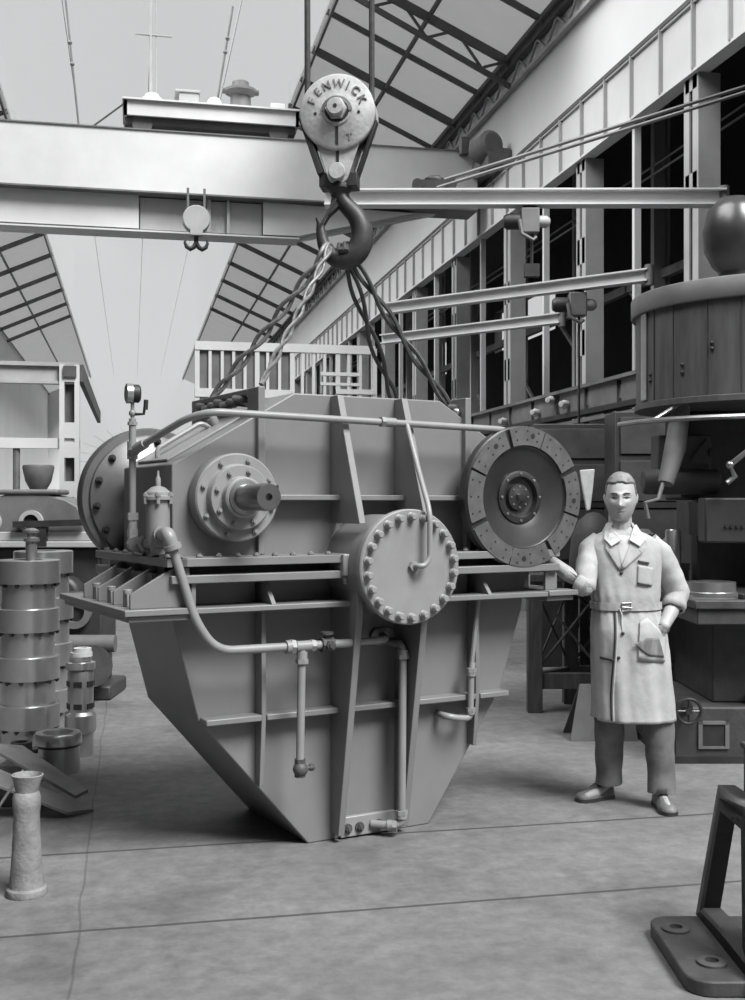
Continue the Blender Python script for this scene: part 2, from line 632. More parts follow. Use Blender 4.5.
for i, (a, g) in enumerate(seams):
    a2, g2 = seams[(i + 1) % 8]
    s0, s1 = a + g * 0.62, (a2 if a2 > a else a2 + 360) - g2 * 0.62
    b = MB()
    # sector swept about the disc axis, angle measured in the front view
    pr = [(0.260, -0.188), (0.350, -0.188), (0.350, -0.203), (0.260, -0.203)]
    nseg = 10
    rows = []
    for j in range(nseg + 1):
        t = rad(s0 + (s1 - s0) * j / nseg)
        rows.append([b.v((OX + r_ * math.cos(t), y_, OZ + r_ * math.sin(t))) for r_, y_ in pr])
    for p, q_ in zip(rows, rows[1:]):
        for j in range(4):
            b.face([p[j], p[(j + 1) % 4], q_[(j + 1) % 4], q_[j]])
    b.face(rows[0])
    b.face(rows[-1][::-1])
    nf_ = len(b.bm.faces)
    for j in range(3):
        t = rad(s0 + (s1 - s0) * (j + 0.5) / 3)
        for r_ in (0.288, 0.331):
            b.cyl((OX + r_ * math.cos(t), -0.2025, OZ + r_ * math.sin(t)), (OX + r_ * math.cos(t), -0.2045, OZ + r_ * math.sin(t)), 0.005, n=8)
    if i in (1, 2, 5, 7):
        t = rad(s0 + (s1 - s0) * 0.33)
        b.cyl((OX + 0.309 * math.cos(t), -0.2025, OZ + 0.309 * math.sin(t)), (OX + 0.309 * math.cos(t), -0.2045, OZ + 0.309 * math.sin(t)), 0.013, n=12)
    bmesh.ops.recalc_face_normals(b.bm, faces=b.bm.faces)
    b.bm.faces.ensure_lookup_table()
    for f_ in b.bm.faces[nf_:]:
        f_.material_index = 1
    pad = b.build('friction_pad', LINING, disc)
    pad.data.materials.append(DARKD)
b = MB()
for k in range(8):
    t = 2 * math.pi * k / 8
    b.hexnut((OX + 0.118 * math.cos(t), -0.162, OZ + 0.118 * math.sin(t)), (0, -1, 0), 0.008, 0.006)
    b.hexnut((OX + 0.052 * math.cos(t), -0.150, OZ + 0.052 * math.sin(t)), (0, -1, 0), 0.006, 0.006)
b.build('hub_screw', STEEL, disc)

# large dished flange on the back, showing past the left end
BX, BZ, BY = -0.50, 1.62, 0.87
b = MB()
b.lathe([(0.0, 0.08), (0.33, 0.08), (0.36, 0.06), (0.36, 0.0), (0.352, -0.012), (0.322, -0.014), (0.316, -0.03), (0.300, -0.034), (0.20, -0.07), (0.16, -0.10), (0.16, -0.20), (0.0, -0.20)], (BX, BY, BZ), (0, 1, 0), 64)
bd = b.build('rear_coupling_flange', mat('dull_flange_steel', 0.17, 0.42, metal=0.6, var=0.3, scale=4), gb)
for k in range(14):
    t = 2 * math.pi * (k + 0.3) / 14
    b = MB()
    b.cyl((BX + 0.29 * math.cos(t), BY - 0.036, BZ + 0.29 * math.sin(t)), (BX + 0.29 * math.cos(t), BY - 0.052, BZ + 0.29 * math.sin(t)), 0.018, n=12)
    b.hexnut((BX + 0.29 * math.cos(t), BY - 0.052, BZ + 0.29 * math.sin(t)), (0, -1, 0), 0.013, 0.018)
    b.build('coupling_bolt', BLACKIRON, bd)

# ---- oil pipes
PR = 0.0185


def pipe(name, pts, r=PR, fr=0.06, m=PAINTL, couplings=(), parent=gb):
    b = MB()
    b.tube(fillet(pts, fr), r, 14)
    o = b.build(name, m, parent)
    for p0_, p1_, k in couplings:
        b = MB()
        b.cyl(p0_, p1_, r * k, n=14)
        d_ = (V(p1_) - V(p0_)).normalized()
        b.cyl(V(p0_) - d_ * 0.008, V(p0_) + d_ * 0.012, r * k * 1.15, n=6)
        b.build('pipe_coupling', m, o)
    return o


pipe('spray_pipe', [(-0.775, 0.27, 1.835), (-0.64, -0.06, 1.965), (-0.56, -0.145, 1.99), (0.98, -0.15, 1.962), (1.06, -0.10, 1.955)], 0.0165, 0.10,
     couplings=[((0.29, -0.15, 1.976), (0.36, -0.15, 1.974), 1.35), ((-0.775, 0.27, 1.835), (-0.745, 0.197, 1.864), 1.45)])
pipe('cover_feed_pipe', [(0.385, -0.15, 1.974), (0.425, -0.15, 1.972), (0.405, -0.28, 1.765), (0.378, -0.415, 1.585), (0.372, -0.440, 1.53), (0.371, -0.440, 1.345), (0.345, -0.440, 1.312), (0.318, -0.436, 1.31), (0.312, -0.38, 1.308)], 0.0125, 0.035,
     couplings=[((0.312, -0.40, 1.308), (0.312, -0.388, 1.308), 1.7)])
# gauge riser
b = MB()
b.tube([(-0.775, 0.29, 1.50), (-0.775, 0.29, 1.98)], 0.0165, 12)
b.cyl((-0.775, 0.29, 1.44), (-0.775, 0.29, 1.475), 0.026, n=8)
b.cyl((-0.775, 0.29, 1.475), (-0.775, 0.29, 1.515), 0.022, n=12)
b.cyl((-0.775, 0.29, 1.515), (-0.775, 0.29, 1.55), 0.027, n=6)
b.cyl((-0.775, 0.29, 1.795), (-0.775, 0.29, 1.875), 0.0245, n=12)
b.cyl((-0.775, 0.29, 1.95), (-0.775, 0.29, 1.965), 0.023, n=6)
b.tube([(-0.775, 0.29, 1.965), (-0.775, 0.29, 2.06)], 0.009, 10)
b.ball((-0.775, 0.29, 2.005), 0.018, n=10)
riser = b.build('gauge_riser_pipe', PAINTL, gb)
b = MB()
b.tube([(-0.765, 0.28, 2.0), (-0.735, 0.25, 2.0), (-0.728, 0.245, 2.06)], 0.007, 8)
b.tube([(-0.728, 0.245, 2.02), (-0.726, 0.243, 2.065)], 0.011, 8)
b.build('cock_handle', BLACKIRON, riser)
b = MB()
gd = V((-0.95, 0.14, 0)).normalized()
gc = V((-0.775, 0.29, 2.095))
b.lathe([(0.0, -0.035), (0.034, -0.035), (0.042, -0.028), (0.042, 0.022), (0.0, 0.022)], gc, gd, 28)
g = b.build('pressure_gauge', BLACKIRON, riser)
b = MB()
b.lathe([(0.046, 0.0), (0.046, 0.028), (0.036, 0.032), (0.036, 0.02), (0.0, 0.02)], gc, gd, 28)
b.build('gauge_bezel', STEEL, g)
b = MB()
b.lathe([(0.0, 0.022), (0.036, 0.022), (0.036, 0.025), (0.0, 0.025)], gc, gd, 24)
b.build('gauge_dial', SHIRT, g)
# valve between riser and filter
b = MB()
b.tube(fillet([(-0.775, 0.29, 1.46), (-0.775, 0.29, 1.415), (-0.77, 0.20, 1.41), (-0.755, 0.05, 1.42)], 0.04), 0.024, 12)
b.cyl((-0.775, 0.27, 1.41), (-0.79, 0.18, 1.41), 0.036, n=8)
b.cyl((-0.765, 0.15, 1.415), (-0.763, 0.11, 1.415), 0.036, n=6)
b.build('angle_valve', PAINTL, gb)
# filter canister
b = MB()
b.lathe([(0.0, 1.37), (0.03, 1.37), (0.035, 1.395), (0.048, 1.405), (0.052, 1.43), (0.052, 1.605), (0.066, 1.608), (0.066, 1.622), (0.058, 1.626), (0.056, 1.640), (0.03, 1.662), (0.012, 1.668), (0.012, 1.70), (0.006, 1.712), (0.005, 1.735), (0.0, 1.735)], (-0.752, 0.0, 0), (0, 0, 1), 28)
fil = b.build('oil_filter', PAINTL, gb)
for k in range(6):
    a = k * math.pi / 3 + 0.2
    b = MB()
    b.hexnut((-0.752 + 0.062 * math.cos(a), 0.062 * math.sin(a), 1.622), (0, 0, 1), 0.0125, 0.016)
    b.cyl((-0.752 + 0.062 * math.cos(a), 0.062 * math.sin(a), 1.59), (-0.752 + 0.062 * math.cos(a), 0.062 * math.sin(a), 1.622), 0.009, n=8)
    b.build('cap_bolt', PAINTL, fil)
# main oil pipe
mp_ = pipe('oil_main_pipe', [(-0.752, -0.02, 1.458), (-0.775, -0.20, 1.462), (-0.655, -0.205, 1.085), (-0.560, -0.205, 0.958), (0.095, -0.205, 0.954)], 0.0195, 0.12,
           couplings=[((-0.20, -0.205, 0.956), (-0.235, -0.205, 0.956), 1.5), ((-0.10, -0.205, 0.955), (-0.185, -0.205, 0.955), 1.25)])
b = MB()
b.tube(fillet([(-0.752, -0.04, 1.458), (-0.778, -0.205, 1.465), (-0.758, -0.207, 1.408)], 0.06), 0.030, 14)
b.cyl((-0.762, -0.207, 1.42), (-0.755, -0.207, 1.40), 0.038, n=14)
b.cyl((-0.755, -0.05, 1.458), (-0.758, -0.075, 1.458), 0.038, n=14)
b.build('pipe_elbow', PAINTL, mp_)
b = MB()
b.tube(fillet([(0.128, -0.20, 0.955), (0.30, -0.18, 0.955), (0.36, -0.03, 0.955)], 0.08), 0.017, 12)
b.build('oil_pipe_stub', PAINTL, gb)
b = MB()
b.lathe([(0.034, -0.03), (0.034, 0.03), (0.0, 0.03)], (-0.03, -0.205, 0.955), (1, 0, 0), 8)
b.cyl((-0.03, -0.205, 0.955), (-0.03, -0.205, 1.005), 0.014, n=8)
b.cyl((-0.03, -0.205, 1.0), (-0.03, -0.205, 1.012), 0.030, n=12)
b.hexnut((-0.03, -0.235, 0.955), (0, -1, 0), 0.022, 0.02)
b.build('stop_valve', IRON, mp_)
tee = pipe('tee_drop_pipe', [(-0.155, -0.205, 0.955), (-0.160, -0.195, 0.43)], 0.0185, couplings=[((-0.155, -0.205, 0.885), (-0.155, -0.205, 0.93), 1.35)])
b = MB()
b.cyl((-0.16, -0.195, 0.45), (-0.16, -0.195, 0.37), 0.026, n=8)
b.ball((-0.16, -0.20, 0.405), 0.035, n=12)
b.tube([(-0.16, -0.20, 0.405), (-0.115, -0.21, 0.41)], 0.011, 8)
b.ball((-0.11, -0.21, 0.41), 0.018, n=8)
b.build('drain_cock', IRON, tee)
# vertical drain with its oval flange
dp = pipe('drain_pipe', [(0.40, -0.03, 0.925), (0.41, -0.13, 0.92), (0.412, -0.135, 0.86), (0.412, -0.125, 0.065), (0.37, -0.10, 0.055), (0.30, -0.03, 0.055)], 0.0195, 0.04,
          couplings=[((0.412, -0.135, 0.86), (0.412, -0.134, 0.895), 1.35), ((0.412, -0.125, 0.12), (0.412, -0.125, 0.09), 1.35), ((0.385, -0.112, 0.055), (0.355, -0.088, 0.055), 1.35)])
b = MB()
for cx_ in (0.345, 0.395):
    b.lathe([(0.0, 0.0), (0.042, 0.0), (0.042, -0.022), (0.036, -0.026), (0.0, -0.026)], (cx_, 0, 0.95), (0, 1, 0), 24)
b.box(0.345, 0.395, -0.022, 0, 0.908, 0.992)
b.build('oval_flange', PAINTL, dp, bevel=0.003)
b = MB()
b.xz([(0.135, 0.008), (0.135, 0.085), (0.155, 0.105), (0.43, 0.105), (0.445, 0.09), (0.445, 0.008)], -0.028, 0)
dpl = b.build('drain_plate', PAINTL, gb, bevel=0.005)
for x in (0.17, 0.235, 0.34):
    b = MB()
    b.cyl((x, -0.027, 0.05), (x, -0.036, 0.05), 0.024, n=14)
    b.hexnut((x, -0.036, 0.05), (0, -1, 0), 0.016, 0.018)
    b.build('plate_bolt', IRON, dpl)
# short return pipe on the right
rp = pipe('return_pipe', [(0.845, -0.09, 0.80), (0.83, -0.10, 0.74), (0.825, -0.10, 0.525), (0.76, -0.10, 0.53), (0.69, -0.085, 0.545), (0.69, 0.0, 0.545)], 0.0165, 0.035,
          couplings=[((0.83, -0.10, 0.765), (0.829, -0.10, 0.735), 1.4), ((0.825, -0.10, 0.57), (0.825, -0.10, 0.545), 1.35)])
b = MB()
b.tube([(0.845, -0.085, 0.80), (0.885, -0.084, 1.12)], 0.012, 8)
b.build('return_pipe_upper', PAINTL, gb)
# ================================================================ HOOK BLOCK, ROPES, SLINGS
HX, HD = -0.165, 5.65
hb_rz = -YAW + rad(-7)
hb = thing('crane_hook_block', 'pale round single sheave hook block with raised lettering holding the slings', 'hook block', cw(HX, HD, 3.525), hb_rz)
# local: x right, y away from camera, z up; origin at the sheave axle
b = MB()
b.lathe([(0.0, -0.085), (0.178, -0.085), (0.187, -0.078), (0.187, -0.055), (0.182, -0.05), (0.0, -0.05)], (0, 0, 0), (0, 1, 0), 56)
b.lathe([(0.0, -0.094), (0.066, -0.094), (0.072, -0.088), (0.072, -0.083), (0.0, -0.083)], (0, 0, 0), (0, 1, 0), 32)
cheek = b.build('cheek_plate', BLOCKP, hb)
b = MB()
b.lathe([(0.0, 0.05), (0.187, 0.05), (0.187, 0.078), (0.178, 0.085), (0.0, 0.085)], (0, 0, 0), (0, 1, 0), 48)
b.build('cheek_plate', BLOCKP, hb)
b = MB()
b.lathe([(0.0, -0.047), (0.178, -0.047), (0.178, -0.036), (0.140, -0.012), (0.140, 0.012), (0.178, 0.036), (0.178, 0.047), (0.0, 0.047)], (0, 0, 0), (0, 1, 0), 48)
b.build('sheave', BLACKIRON, hb)


def strap(y0, y1):
    """tear-drop side plate: wide at the axle, round at the lower pin"""
    pts = []
    for i in range(13):
        a = rad(-15 + 210 * i / 12)
        pts.append((0.150 * math.cos(a), 0.150 * math.sin(a)))
    for i in range(11):
        a = rad(200 + 140 * i / 10)
        pts.append((0.055 * math.cos(a), -0.298 + 0.055 * math.sin(a)))
    b = MB()
    b.xz(pts, y0, y1)
    return b


st = strap(-0.062, -0.046).build('side_strap', BLOCKP, hb, bevel=0.004)
strap(0.046, 0.062).build('side_strap', BLOCKP, hb, bevel=0.004)
b = MB()
b.bar((-0.182, 0.0, -0.02), (-0.085, 0.0, -0.30), 0.030, 0.14, up=(0, 1, 0))
b.bar((0.182, 0.03, -0.02), (0.085, 0.03, -0.30), 0.018, 0.06, up=(0, 1, 0))
b.box(-0.095, 0.095, -0.05, 0.06, -0.36, -0.29)
b.build('rope_guard', BLACKIRON, hb, bevel=0.004)
b = MB()
b.hexa(b.ring((0, -0.094, 0.006), (0, -1, 0), 0.054, 6), b.ring((0, -0.118, 0.006), (0, -1, 0), 0.054, 6))
b.lathe([(0.0, -0.10), (0.043, -0.10), (0.043, -0.142), (0.039, -0.15), (0.0, -0.15)], (0.0, 0, 0.006), (0, 1, 0), 24)
nut = b.build('axle_nut', BLOCKP, hb)
b = MB()
b.cyl((0, -0.149, 0.006), (0, -0.152, 0.006), 0.010, n=14)
b.build('centre_hole', DARKD, nut)
b = MB()
b.lathe([(0.0, -0.086), (0.062, -0.086), (0.062, -0.096), (0.0, -0.096)], (0, 0, 0.006), (0, 1, 0), 28)
b.build('nut_washer', BLACKIRON, nut)
b = MB()
b.lathe([(0.078, -0.090), (0.078, -0.098), (0.060, -0.100), (0.060, -0.090)], (0, 0, -0.005), (0, 1, 0), 28, math.pi * 1.02, math.pi * 1.98)
b.build('axle_keeper', STEEL, hb)
b = MB()
b.lathe([(0.0, 0.075), (0.036, 0.075), (0.036, -0.066), (0.042, -0.070), (0.042, -0.092), (0.038, -0.100), (0.0, -0.100)], (0, 0, -0.296), (0, 1, 0), 24)
b.build('lower_pin', BLOCKP, hb)
b = MB()
b.box(-0.007, 0.007, -0.088, -0.084, -0.165, -0.075)
b.box(-0.007, 0.007, -0.066, -0.061, -0.26, -0.19)
b.cyl((-0.108, -0.084, -0.008), (-0.108, -0.087, -0.008), 0.008, n=10)
b.cyl((0.108, -0.084, -0.008), (0.108, -0.087, -0.008), 0.008, n=10)
b.build('oil_slot', DARKD, cheek)


def letter(ch, size, depth):
    cu = bpy.data.curves.new('letter', 'FONT')
    cu.body = ch
    cu.size = size
    cu.extrude = depth
    cu.offset = 0.0006
    cu.align_x = 'CENTER'
    o = bpy.data.objects.new('letter', cu)
    C.objects.link(o)
    bpy.context.view_layer.update()
    me = bpy.data.meshes.new_from_object(o.evaluated_get(bpy.context.evaluated_depsgraph_get()))
    bpy.data.objects.remove(o)
    return me


bm = bmesh.new()
for i, ch in enumerate('FENWICK'):
    a = rad((66, 44, 22, -4, -24, -44, -66)[i])
    me = letter(ch, 0.056, 0.004)
    me.transform(M.Rotation(math.pi / 2, 4, 'X'))
    me.transform(M.Translation((0, -0.086, 0.118)))
    me.transform(M.Rotation(-a, 4, 'Y'))
    bm.from_mesh(me)
mark = me = letter('T', 0.05, 0.003)
me.transform(M.Rotation(math.pi / 2, 4, 'X'))
me.transform(M.Translation((0.062, -0.086, -0.145)))
me = bpy.data.meshes.new('raised_lettering')
bm.to_mesh(me)
bm.free()
me.materials.clear()
me.materials.append(mat('faded_lettering_paint', 0.20, 0.7, var=0.4, scale=30))
lo = bpy.data.objects.new('raised_lettering', me)
C.objects.link(lo)
lo.parent = cheek
mark.materials.clear()
mark.materials.append(me.materials[0])
lo = bpy.data.objects.new('raised_mark', mark)
C.objects.link(lo)
lo.parent = cheek

# hook: swivel shank then a thick tapering curve open to the left
b = MB()
b.lathe([(0.0, -0.325), (0.058, -0.325), (0.066, -0.345), (0.066, -0.365), (0.045, -0.385), (0.040, -0.41)], (0, 0, 0), (0, 0, 1), 20)
hk = [(0.0, -0.36), (0.012, -0.41), (0.040, -0.45), (0.085, -0.50), (0.112, -0.565), (0.108, -0.635), (0.075, -0.69), (0.02, -0.712), (-0.035, -0.695), (-0.075, -0.645), (-0.092, -0.58), (-0.100, -0.53), (-0.115, -0.50)]
hr = [0.040, 0.040, 0.042, 0.048, 0.054, 0.058, 0.058, 0.054, 0.044, 0.034, 0.026, 0.018, 0.008]
b.tube(resample([(x, 0, z) for x, z in hk], 13), 0.001, 4)
pts = [V((x, 0, z)) for x, z in hk]
sm, sr = [], []
for i in range(len(pts) - 1):
    a_, b_, c_, d_ = pts[max(i - 1, 0)], pts[i], pts[i + 1], pts[min(i + 2, len(pts) - 1)]
    for j in range(4):
        t = j / 4
        sm.append(0.5 * ((2 * b_) + (-a_ + c_) * t + (2 * a_ - 5 * b_ + 4 * c_ - d_) * t * t + (-a_ + 3 * b_ - 3 * c_ + d_) * t ** 3))
        sr.append(hr[i] * (1 - t) + hr[i + 1] * t)
sm.append(pts[-1])
sr.append(hr[-1])
b.tube(sm, sr, 14)
hook = b.build('hook', mat('dark_forged_steel', 0.045, 0.5, metal=0.2, var=0.4, scale=10, bump=0.1), hb)
b = MB()
b.hexa([(-0.035, -0.028, -0.40), (0.022, -0.028, -0.43), (-0.055, -0.028, -0.50)], [(-0.035, 0.028, -0.40), (0.022, 0.028, -0.43), (-0.055, 0.028, -0.50)])
b.bar((-0.01, -0.03, -0.41), (-0.088, -0.03, -0.54), 0.012, 0.010, up=(0, 1, 0))
b.bar((-0.01, 0.03, -0.41), (-0.088, 0.03, -0.54), 0.012, 0.010, up=(0, 1, 0))
b.build('safety_latch', CASTIRON, hook, bevel=0.002)

HM = M.Translation(cw(HX, HD, 3.525)) @ M.Rotation(hb_rz, 4, 'Z')


def twisted(b, path, r, off, turns, n=70, strands=2, w0=0.0, ph=0.0):
    p = resample(path, n)
    for s in range(strands):
        out = []
        for i, q in enumerate(p):
            t = (p[min(i + 1, n - 1)] - p[max(i - 1, 0)]).normalized()
            u = t.cross(V((SYW, CYW, 0))).normalized()
            w = t.cross(u)
            k = i / (n - 1)
            a = ph + 2 * math.pi * (turns * k + s / strands)
            e = off * min(1, 6 * k + 0.25, 6 * (1 - k) + 0.25)
            out.append(q + u * math.cos(a) * e + w * math.sin(a) * e * 0.6)
        b.tube(out, r, 7)


for s, lab in ((-1, 'dark vertical hoisting rope above the left side of the round hook block'), (1, 'dark vertical hoisting rope above the right side of the round hook block')):
    b = MB()
    x = 0.162 * s
    for k in range(2):
        yy = -0.012 + 0.024 * k
        b.tube([HM @ V((x, yy, -0.01)), HM @ V((x * 1.02, yy, 2.0)), HM @ V((x * 1.02, yy, 4.35))], 0.013, 8)
    b.tube([HM @ V((0.162 * math.cos(rad(t)) * s, 0, 0.162 * math.sin(rad(t)))) for t in range(0, -91, -10)], 0.016, 8)
    o = b.build('hoist_rope', ROPE)
    tag(o, lab, 'rope', 'hoisting ropes of the hook block')

seat = HM @ V((0.0, 0, -0.645))


def sling(label, legs, m, name='wire_sling'):
    b = MB()
    for end, dx, r, off, turns in legs:
        e = gw(*end)
        top = seat + V((dx, 0, 0))
        yo = -1 if (HM.inverted() @ e).y < 0 else 1
        sad = HM @ V((dx * 0.75 - 0.01, 0, -0.640 + abs(dx) * 0.25))
        back = HM @ V((dx * 0.75, 0.062 * -yo, -0.685))
        frt = HM @ V((dx * 1.0, 0.070 * yo, -0.700))
        mid = top.lerp(e, 0.5) + V((0, 0, -0.02))
        twisted(b, fillet([back, sad, frt, frt.lerp(e, 0.5) + V((0, 0, -0.015)), e], 0.03), r, off, turns)
    o = b.build(name, m)
    return tag(o, label, 'sling', 'wire rope slings under the hook')


sl_l = sling('twisted pale wire rope sling from the hook down to the gearbox\'s left lug', [((-0.272, 0.62, 2.11), -0.065, 0.011, 0.018, 3.2), ((-0.272, -0.02, 2.135), -0.05, 0.009, 0.013, 3.6)], SLING)
sl_r = sling('black wire rope sling from the hook down to the gearbox\'s right lug', [((0.862, 0.09, 2.05), 0.055, 0.0115, 0.017, 2.2), ((0.862, 0.66, 2.11), 0.02, 0.0115, 0.022, 1.6)], ROPE)
# the rope turns lying in the lug slots belong to the slings
for sl_, x, yr in ((sl_l, -0.272, (0.14, 0.70)), (sl_r, 0.862, (0.02, 0.66))):
    b = MB()
    path = [gw(x + 0.045 * (-1) ** k * (1 if k % 2 else 0.9), yr[0] + (yr[1] - yr[0]) * k / 14, 2.075 + 0.012 * math.sin(k * 2.1)) for k in range(15)]
    b.tube(path, 0.017, 8)
    o = b.build('slot_loop', ROPE)
    o.parent = sl_
b = MB()
p = gw(0.83, 0.03, 2.055)
b.ball(p, 0.024, n=10)
o = b.build('sling_ferrule', STEEL)
o.parent = sl_r
# ================================================================ THE SHOP
def sbox(b, *a):
    b.box(*a)
    return b


# floor with two cross joints and one long joint
nt = FLOORM.node_tree
bs = nt.nodes['Principled BSDF']
tcn = [n for n in nt.nodes if n.type == 'TEX_COORD'][0]
sep = nt.nodes.new('ShaderNodeSeparateXYZ')
wob = nt.nodes.new('ShaderNodeTexNoise')
wob.inputs['Scale'].default_value = 2.0
wob.inputs['Detail'].default_value = 8
nt.links.new(tcn.outputs['Object'], wob.inputs['Vector'])
nt.links.new(tcn.outputs['Object'], sep.inputs[0])


def math_(op, a, b=None):
    n = nt.nodes.new('ShaderNodeMath')
    n.operation = op
    for i, x in enumerate((a, b)):
        if x is None:
            continue
        if isinstance(x, (int, float)):
            n.inputs[i].default_value = x
        else:
            nt.links.new(x, n.inputs[i])
    return n.outputs[0]


wb = math_('MULTIPLY', math_('SUBTRACT', wob.outputs['Fac'], 0.5), 0.05)
fac = None
for axis, pos, wd, st_ in (('Y', 5.31, 0.011, 0.85), ('Y', 4.335, 0.010, 0.8), ('X', -0.20, 0.005, 0.4)):
    wv = wb if axis == 'X' else math_('MULTIPLY', wb, 0.25)
    d = math_('ABSOLUTE', math_('SUBTRACT', math_('ADD', sep.outputs[axis], wv), pos))
    f_ = math_('MULTIPLY', math_('LESS_THAN', d, wd), st_)
    fac = f_ if fac is None else math_('MAXIMUM', fac, f_)
mxj = nt.nodes.new('ShaderNodeMix')
mxj.data_type = 'RGBA'
nt.links.new(fac, mxj.inputs[0])
nt.links.new(bs.inputs['Base Color'].links[0].from_socket, mxj.inputs[6])
mxj.inputs[7].default_value = (0.035, 0.035, 0.035, 1)
nt.links.new(mxj.outputs[2], bs.inputs['Base Color'])
b = MB()
b.xy([(-5.2, -14.3), (9.3, -14.3), (9.3, 72), (-5.2, 72)], -0.15, 0)
struct('floor', b, FLOORM, 'worn grey concrete floor with straight joints and scuffs', 'floor', smooth=0)

WX, LX = 5.5, -4.9
EZ0, RZ0, RXR0 = 8.22, 9.34, 2.985
YE = 70.0
COLS = [10.3 + 2.85 * k for k in range(20)]
# right wall: white upper band over the crane runway
b = MB()
b.box(WX + 0.1, WX + 0.3, 8.6, YE, 6.60, 8.14)
struct('wall_right', b, WALLW, 'white plastered upper wall above the crane runway on the right', 'wall', smooth=0)
b = MB()
b.box(LX - 0.2, LX, 14, YE, 0, 8.2)
struct('wall_left', b, WALLW, 'pale far wall along the left side of the shop', 'wall', smooth=0)
b = MB()
b.box(LX - 0.2, LX, -14, 14, 0, 8.2)
struct('wall_near_left', b, DIMW, 'left wall of the shop beside the standpoint, darkened to cut bounced light', 'wall', smooth=0)  # near stretch kept dark to weaken light bounced from the left
b = MB()
b.box(LX, WX + 0.3, YE, YE + 0.2, 0, 2.0)
b.box(LX, -3.4, YE, YE + 0.2, 2.0, 9.3)
b.box(4.0, WX + 0.3, YE, YE + 0.2, 2.0, 9.3)
struct('wall_back', b, WALLW, 'white end wall around the great window at the far end of the shop', 'wall', smooth=0)
b = MB()
b.box(-3.4, 4.0, YE + 0.08, YE + 0.1, 2.0, 9.36)
ow = struct('window_7', b, GLASS, 'great bright end window closing the far end of the shop', 'window', smooth=0)
b = MB()
for k in range(13):
    a = rad(180 * k / 12)
    b.bar((0.3, YE, 4.2), (0.3 + 3.6 * math.cos(a), YE, 4.2 + 2.2 * math.sin(a)), 0.05, 0.05)
for z in (2.6, 3.4, 4.2):
    b.box(-3.4, 4.0, YE - 0.03, YE + 0.03, z - 0.03, z + 0.03)
b.build('window_bars', COLP, ow, smooth=0)
b = MB()
b.box(LX - 0.2, WX + 0.3, -14.3, -14, 0, 9.6)
struct('wall_front', b, DIMW, 'grey end wall of the shop behind the standpoint', 'wall', smooth=0)
b = MB()
b.box(WX + 0.1, WX + 0.3, -14, 8.6, 0, 2.2)
b.box(WX + 0.1, WX + 0.3, -14, 8.6, 6.2, 6.6)
for k in range(5):
    b.box(WX + 0.1, WX + 0.3, -14 + 5.6 * k, -13.8 + 5.6 * k, 2.2, 6.2)
struct('wall_near_right', b, MIDP, 'grey right wall of the shop beside the standpoint', 'wall', smooth=0)
b = MB()
b.box(WX + 0.18, WX + 0.2, -14, 8.6, 2.2, 6.2)
struct('window_8', b, GLASS, 'long unseen side glazing added to let in light from the right', 'window', smooth=0)  # unseen pane put in so the key sun can enter
b = MB()
b.xz([(WX + 0.3, EZ0 - 0.09), (RXR0, RZ0), (RXR0, RZ0 + 0.06), (WX + 0.3, EZ0 - 0.03)], -14, 13.4)
struct('window_9', b, GLASS, 'unseen right roof slope above the standpoint, glazed to let in light', 'added roof glazing', smooth=0)  # this stretch of roof is glass only to admit the key sun

# side bay behind the right columns: dark, with high windows in its outer wall
OXW = 9.0
wins = [(23.2, 25.5), (26.3, 27.4), (28.9, 30.2), (31.9, 33.3), (34.2, 35.6)]
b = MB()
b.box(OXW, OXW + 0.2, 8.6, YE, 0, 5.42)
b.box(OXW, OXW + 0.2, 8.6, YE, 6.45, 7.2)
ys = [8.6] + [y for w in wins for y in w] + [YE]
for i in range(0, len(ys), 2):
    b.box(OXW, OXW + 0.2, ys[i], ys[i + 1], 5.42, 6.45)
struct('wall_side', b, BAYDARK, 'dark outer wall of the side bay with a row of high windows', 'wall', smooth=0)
for i, (y0, y1) in enumerate(wins):
    b = MB()
    b.box(OXW + 0.08, OXW + 0.09, y0, y1, 5.42, 6.45)
    w = b.build('window_%d' % (i + 1), GLASS, smooth=0)
    w['kind'] = 'structure'
    tag(w, 'bright high window in the dark outer wall of the side bay', 'window', 'high windows of the side bay')
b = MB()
b.box(WX + 0.3, OXW + 0.2, 8.4, 8.6, 0, 7.2)  # near wall put in to keep daylight out of the bay
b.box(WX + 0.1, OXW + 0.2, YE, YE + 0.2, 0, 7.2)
struct('wall_bay_end', b, BAYDARK, 'dark end walls of the side bay, the near one added to keep light out', 'wall', smooth=0)
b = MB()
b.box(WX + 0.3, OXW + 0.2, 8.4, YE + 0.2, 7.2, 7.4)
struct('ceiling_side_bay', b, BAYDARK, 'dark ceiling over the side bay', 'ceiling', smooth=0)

# crane runway girder with stiffeners, continuous along the right wall
b = MB()
b.box(WX - 0.02, WX + 0.02, 8.6, YE, 5.92, 6.60)
b.box(WX - 0.05, WX + 0.12, 8.6, YE, 5.89, 5.92)
b.box(WX - 0.05, WX + 0.1, 8.6, YE, 6.58, 6.60)
o = struct('trim_crane_runway', b, WHITEP, 'pale plate girder of the crane runway along the right wall', 'girder', smooth=0)
b = MB()
for k in range(84):
    y = 8.9 + 0.7125 * k
    b.box(WX - 0.065, WX - 0.02, y - 0.012, y + 0.012, 5.92, 6.60)
s_ = b.build('stiffener', COLP, o, smooth=0)
b = MB()
b.box(WX - 0.06, WX + 0.02, 8.6, YE, 6.60, 6.65)
b.build('rail', ROOFD, o, smooth=0)

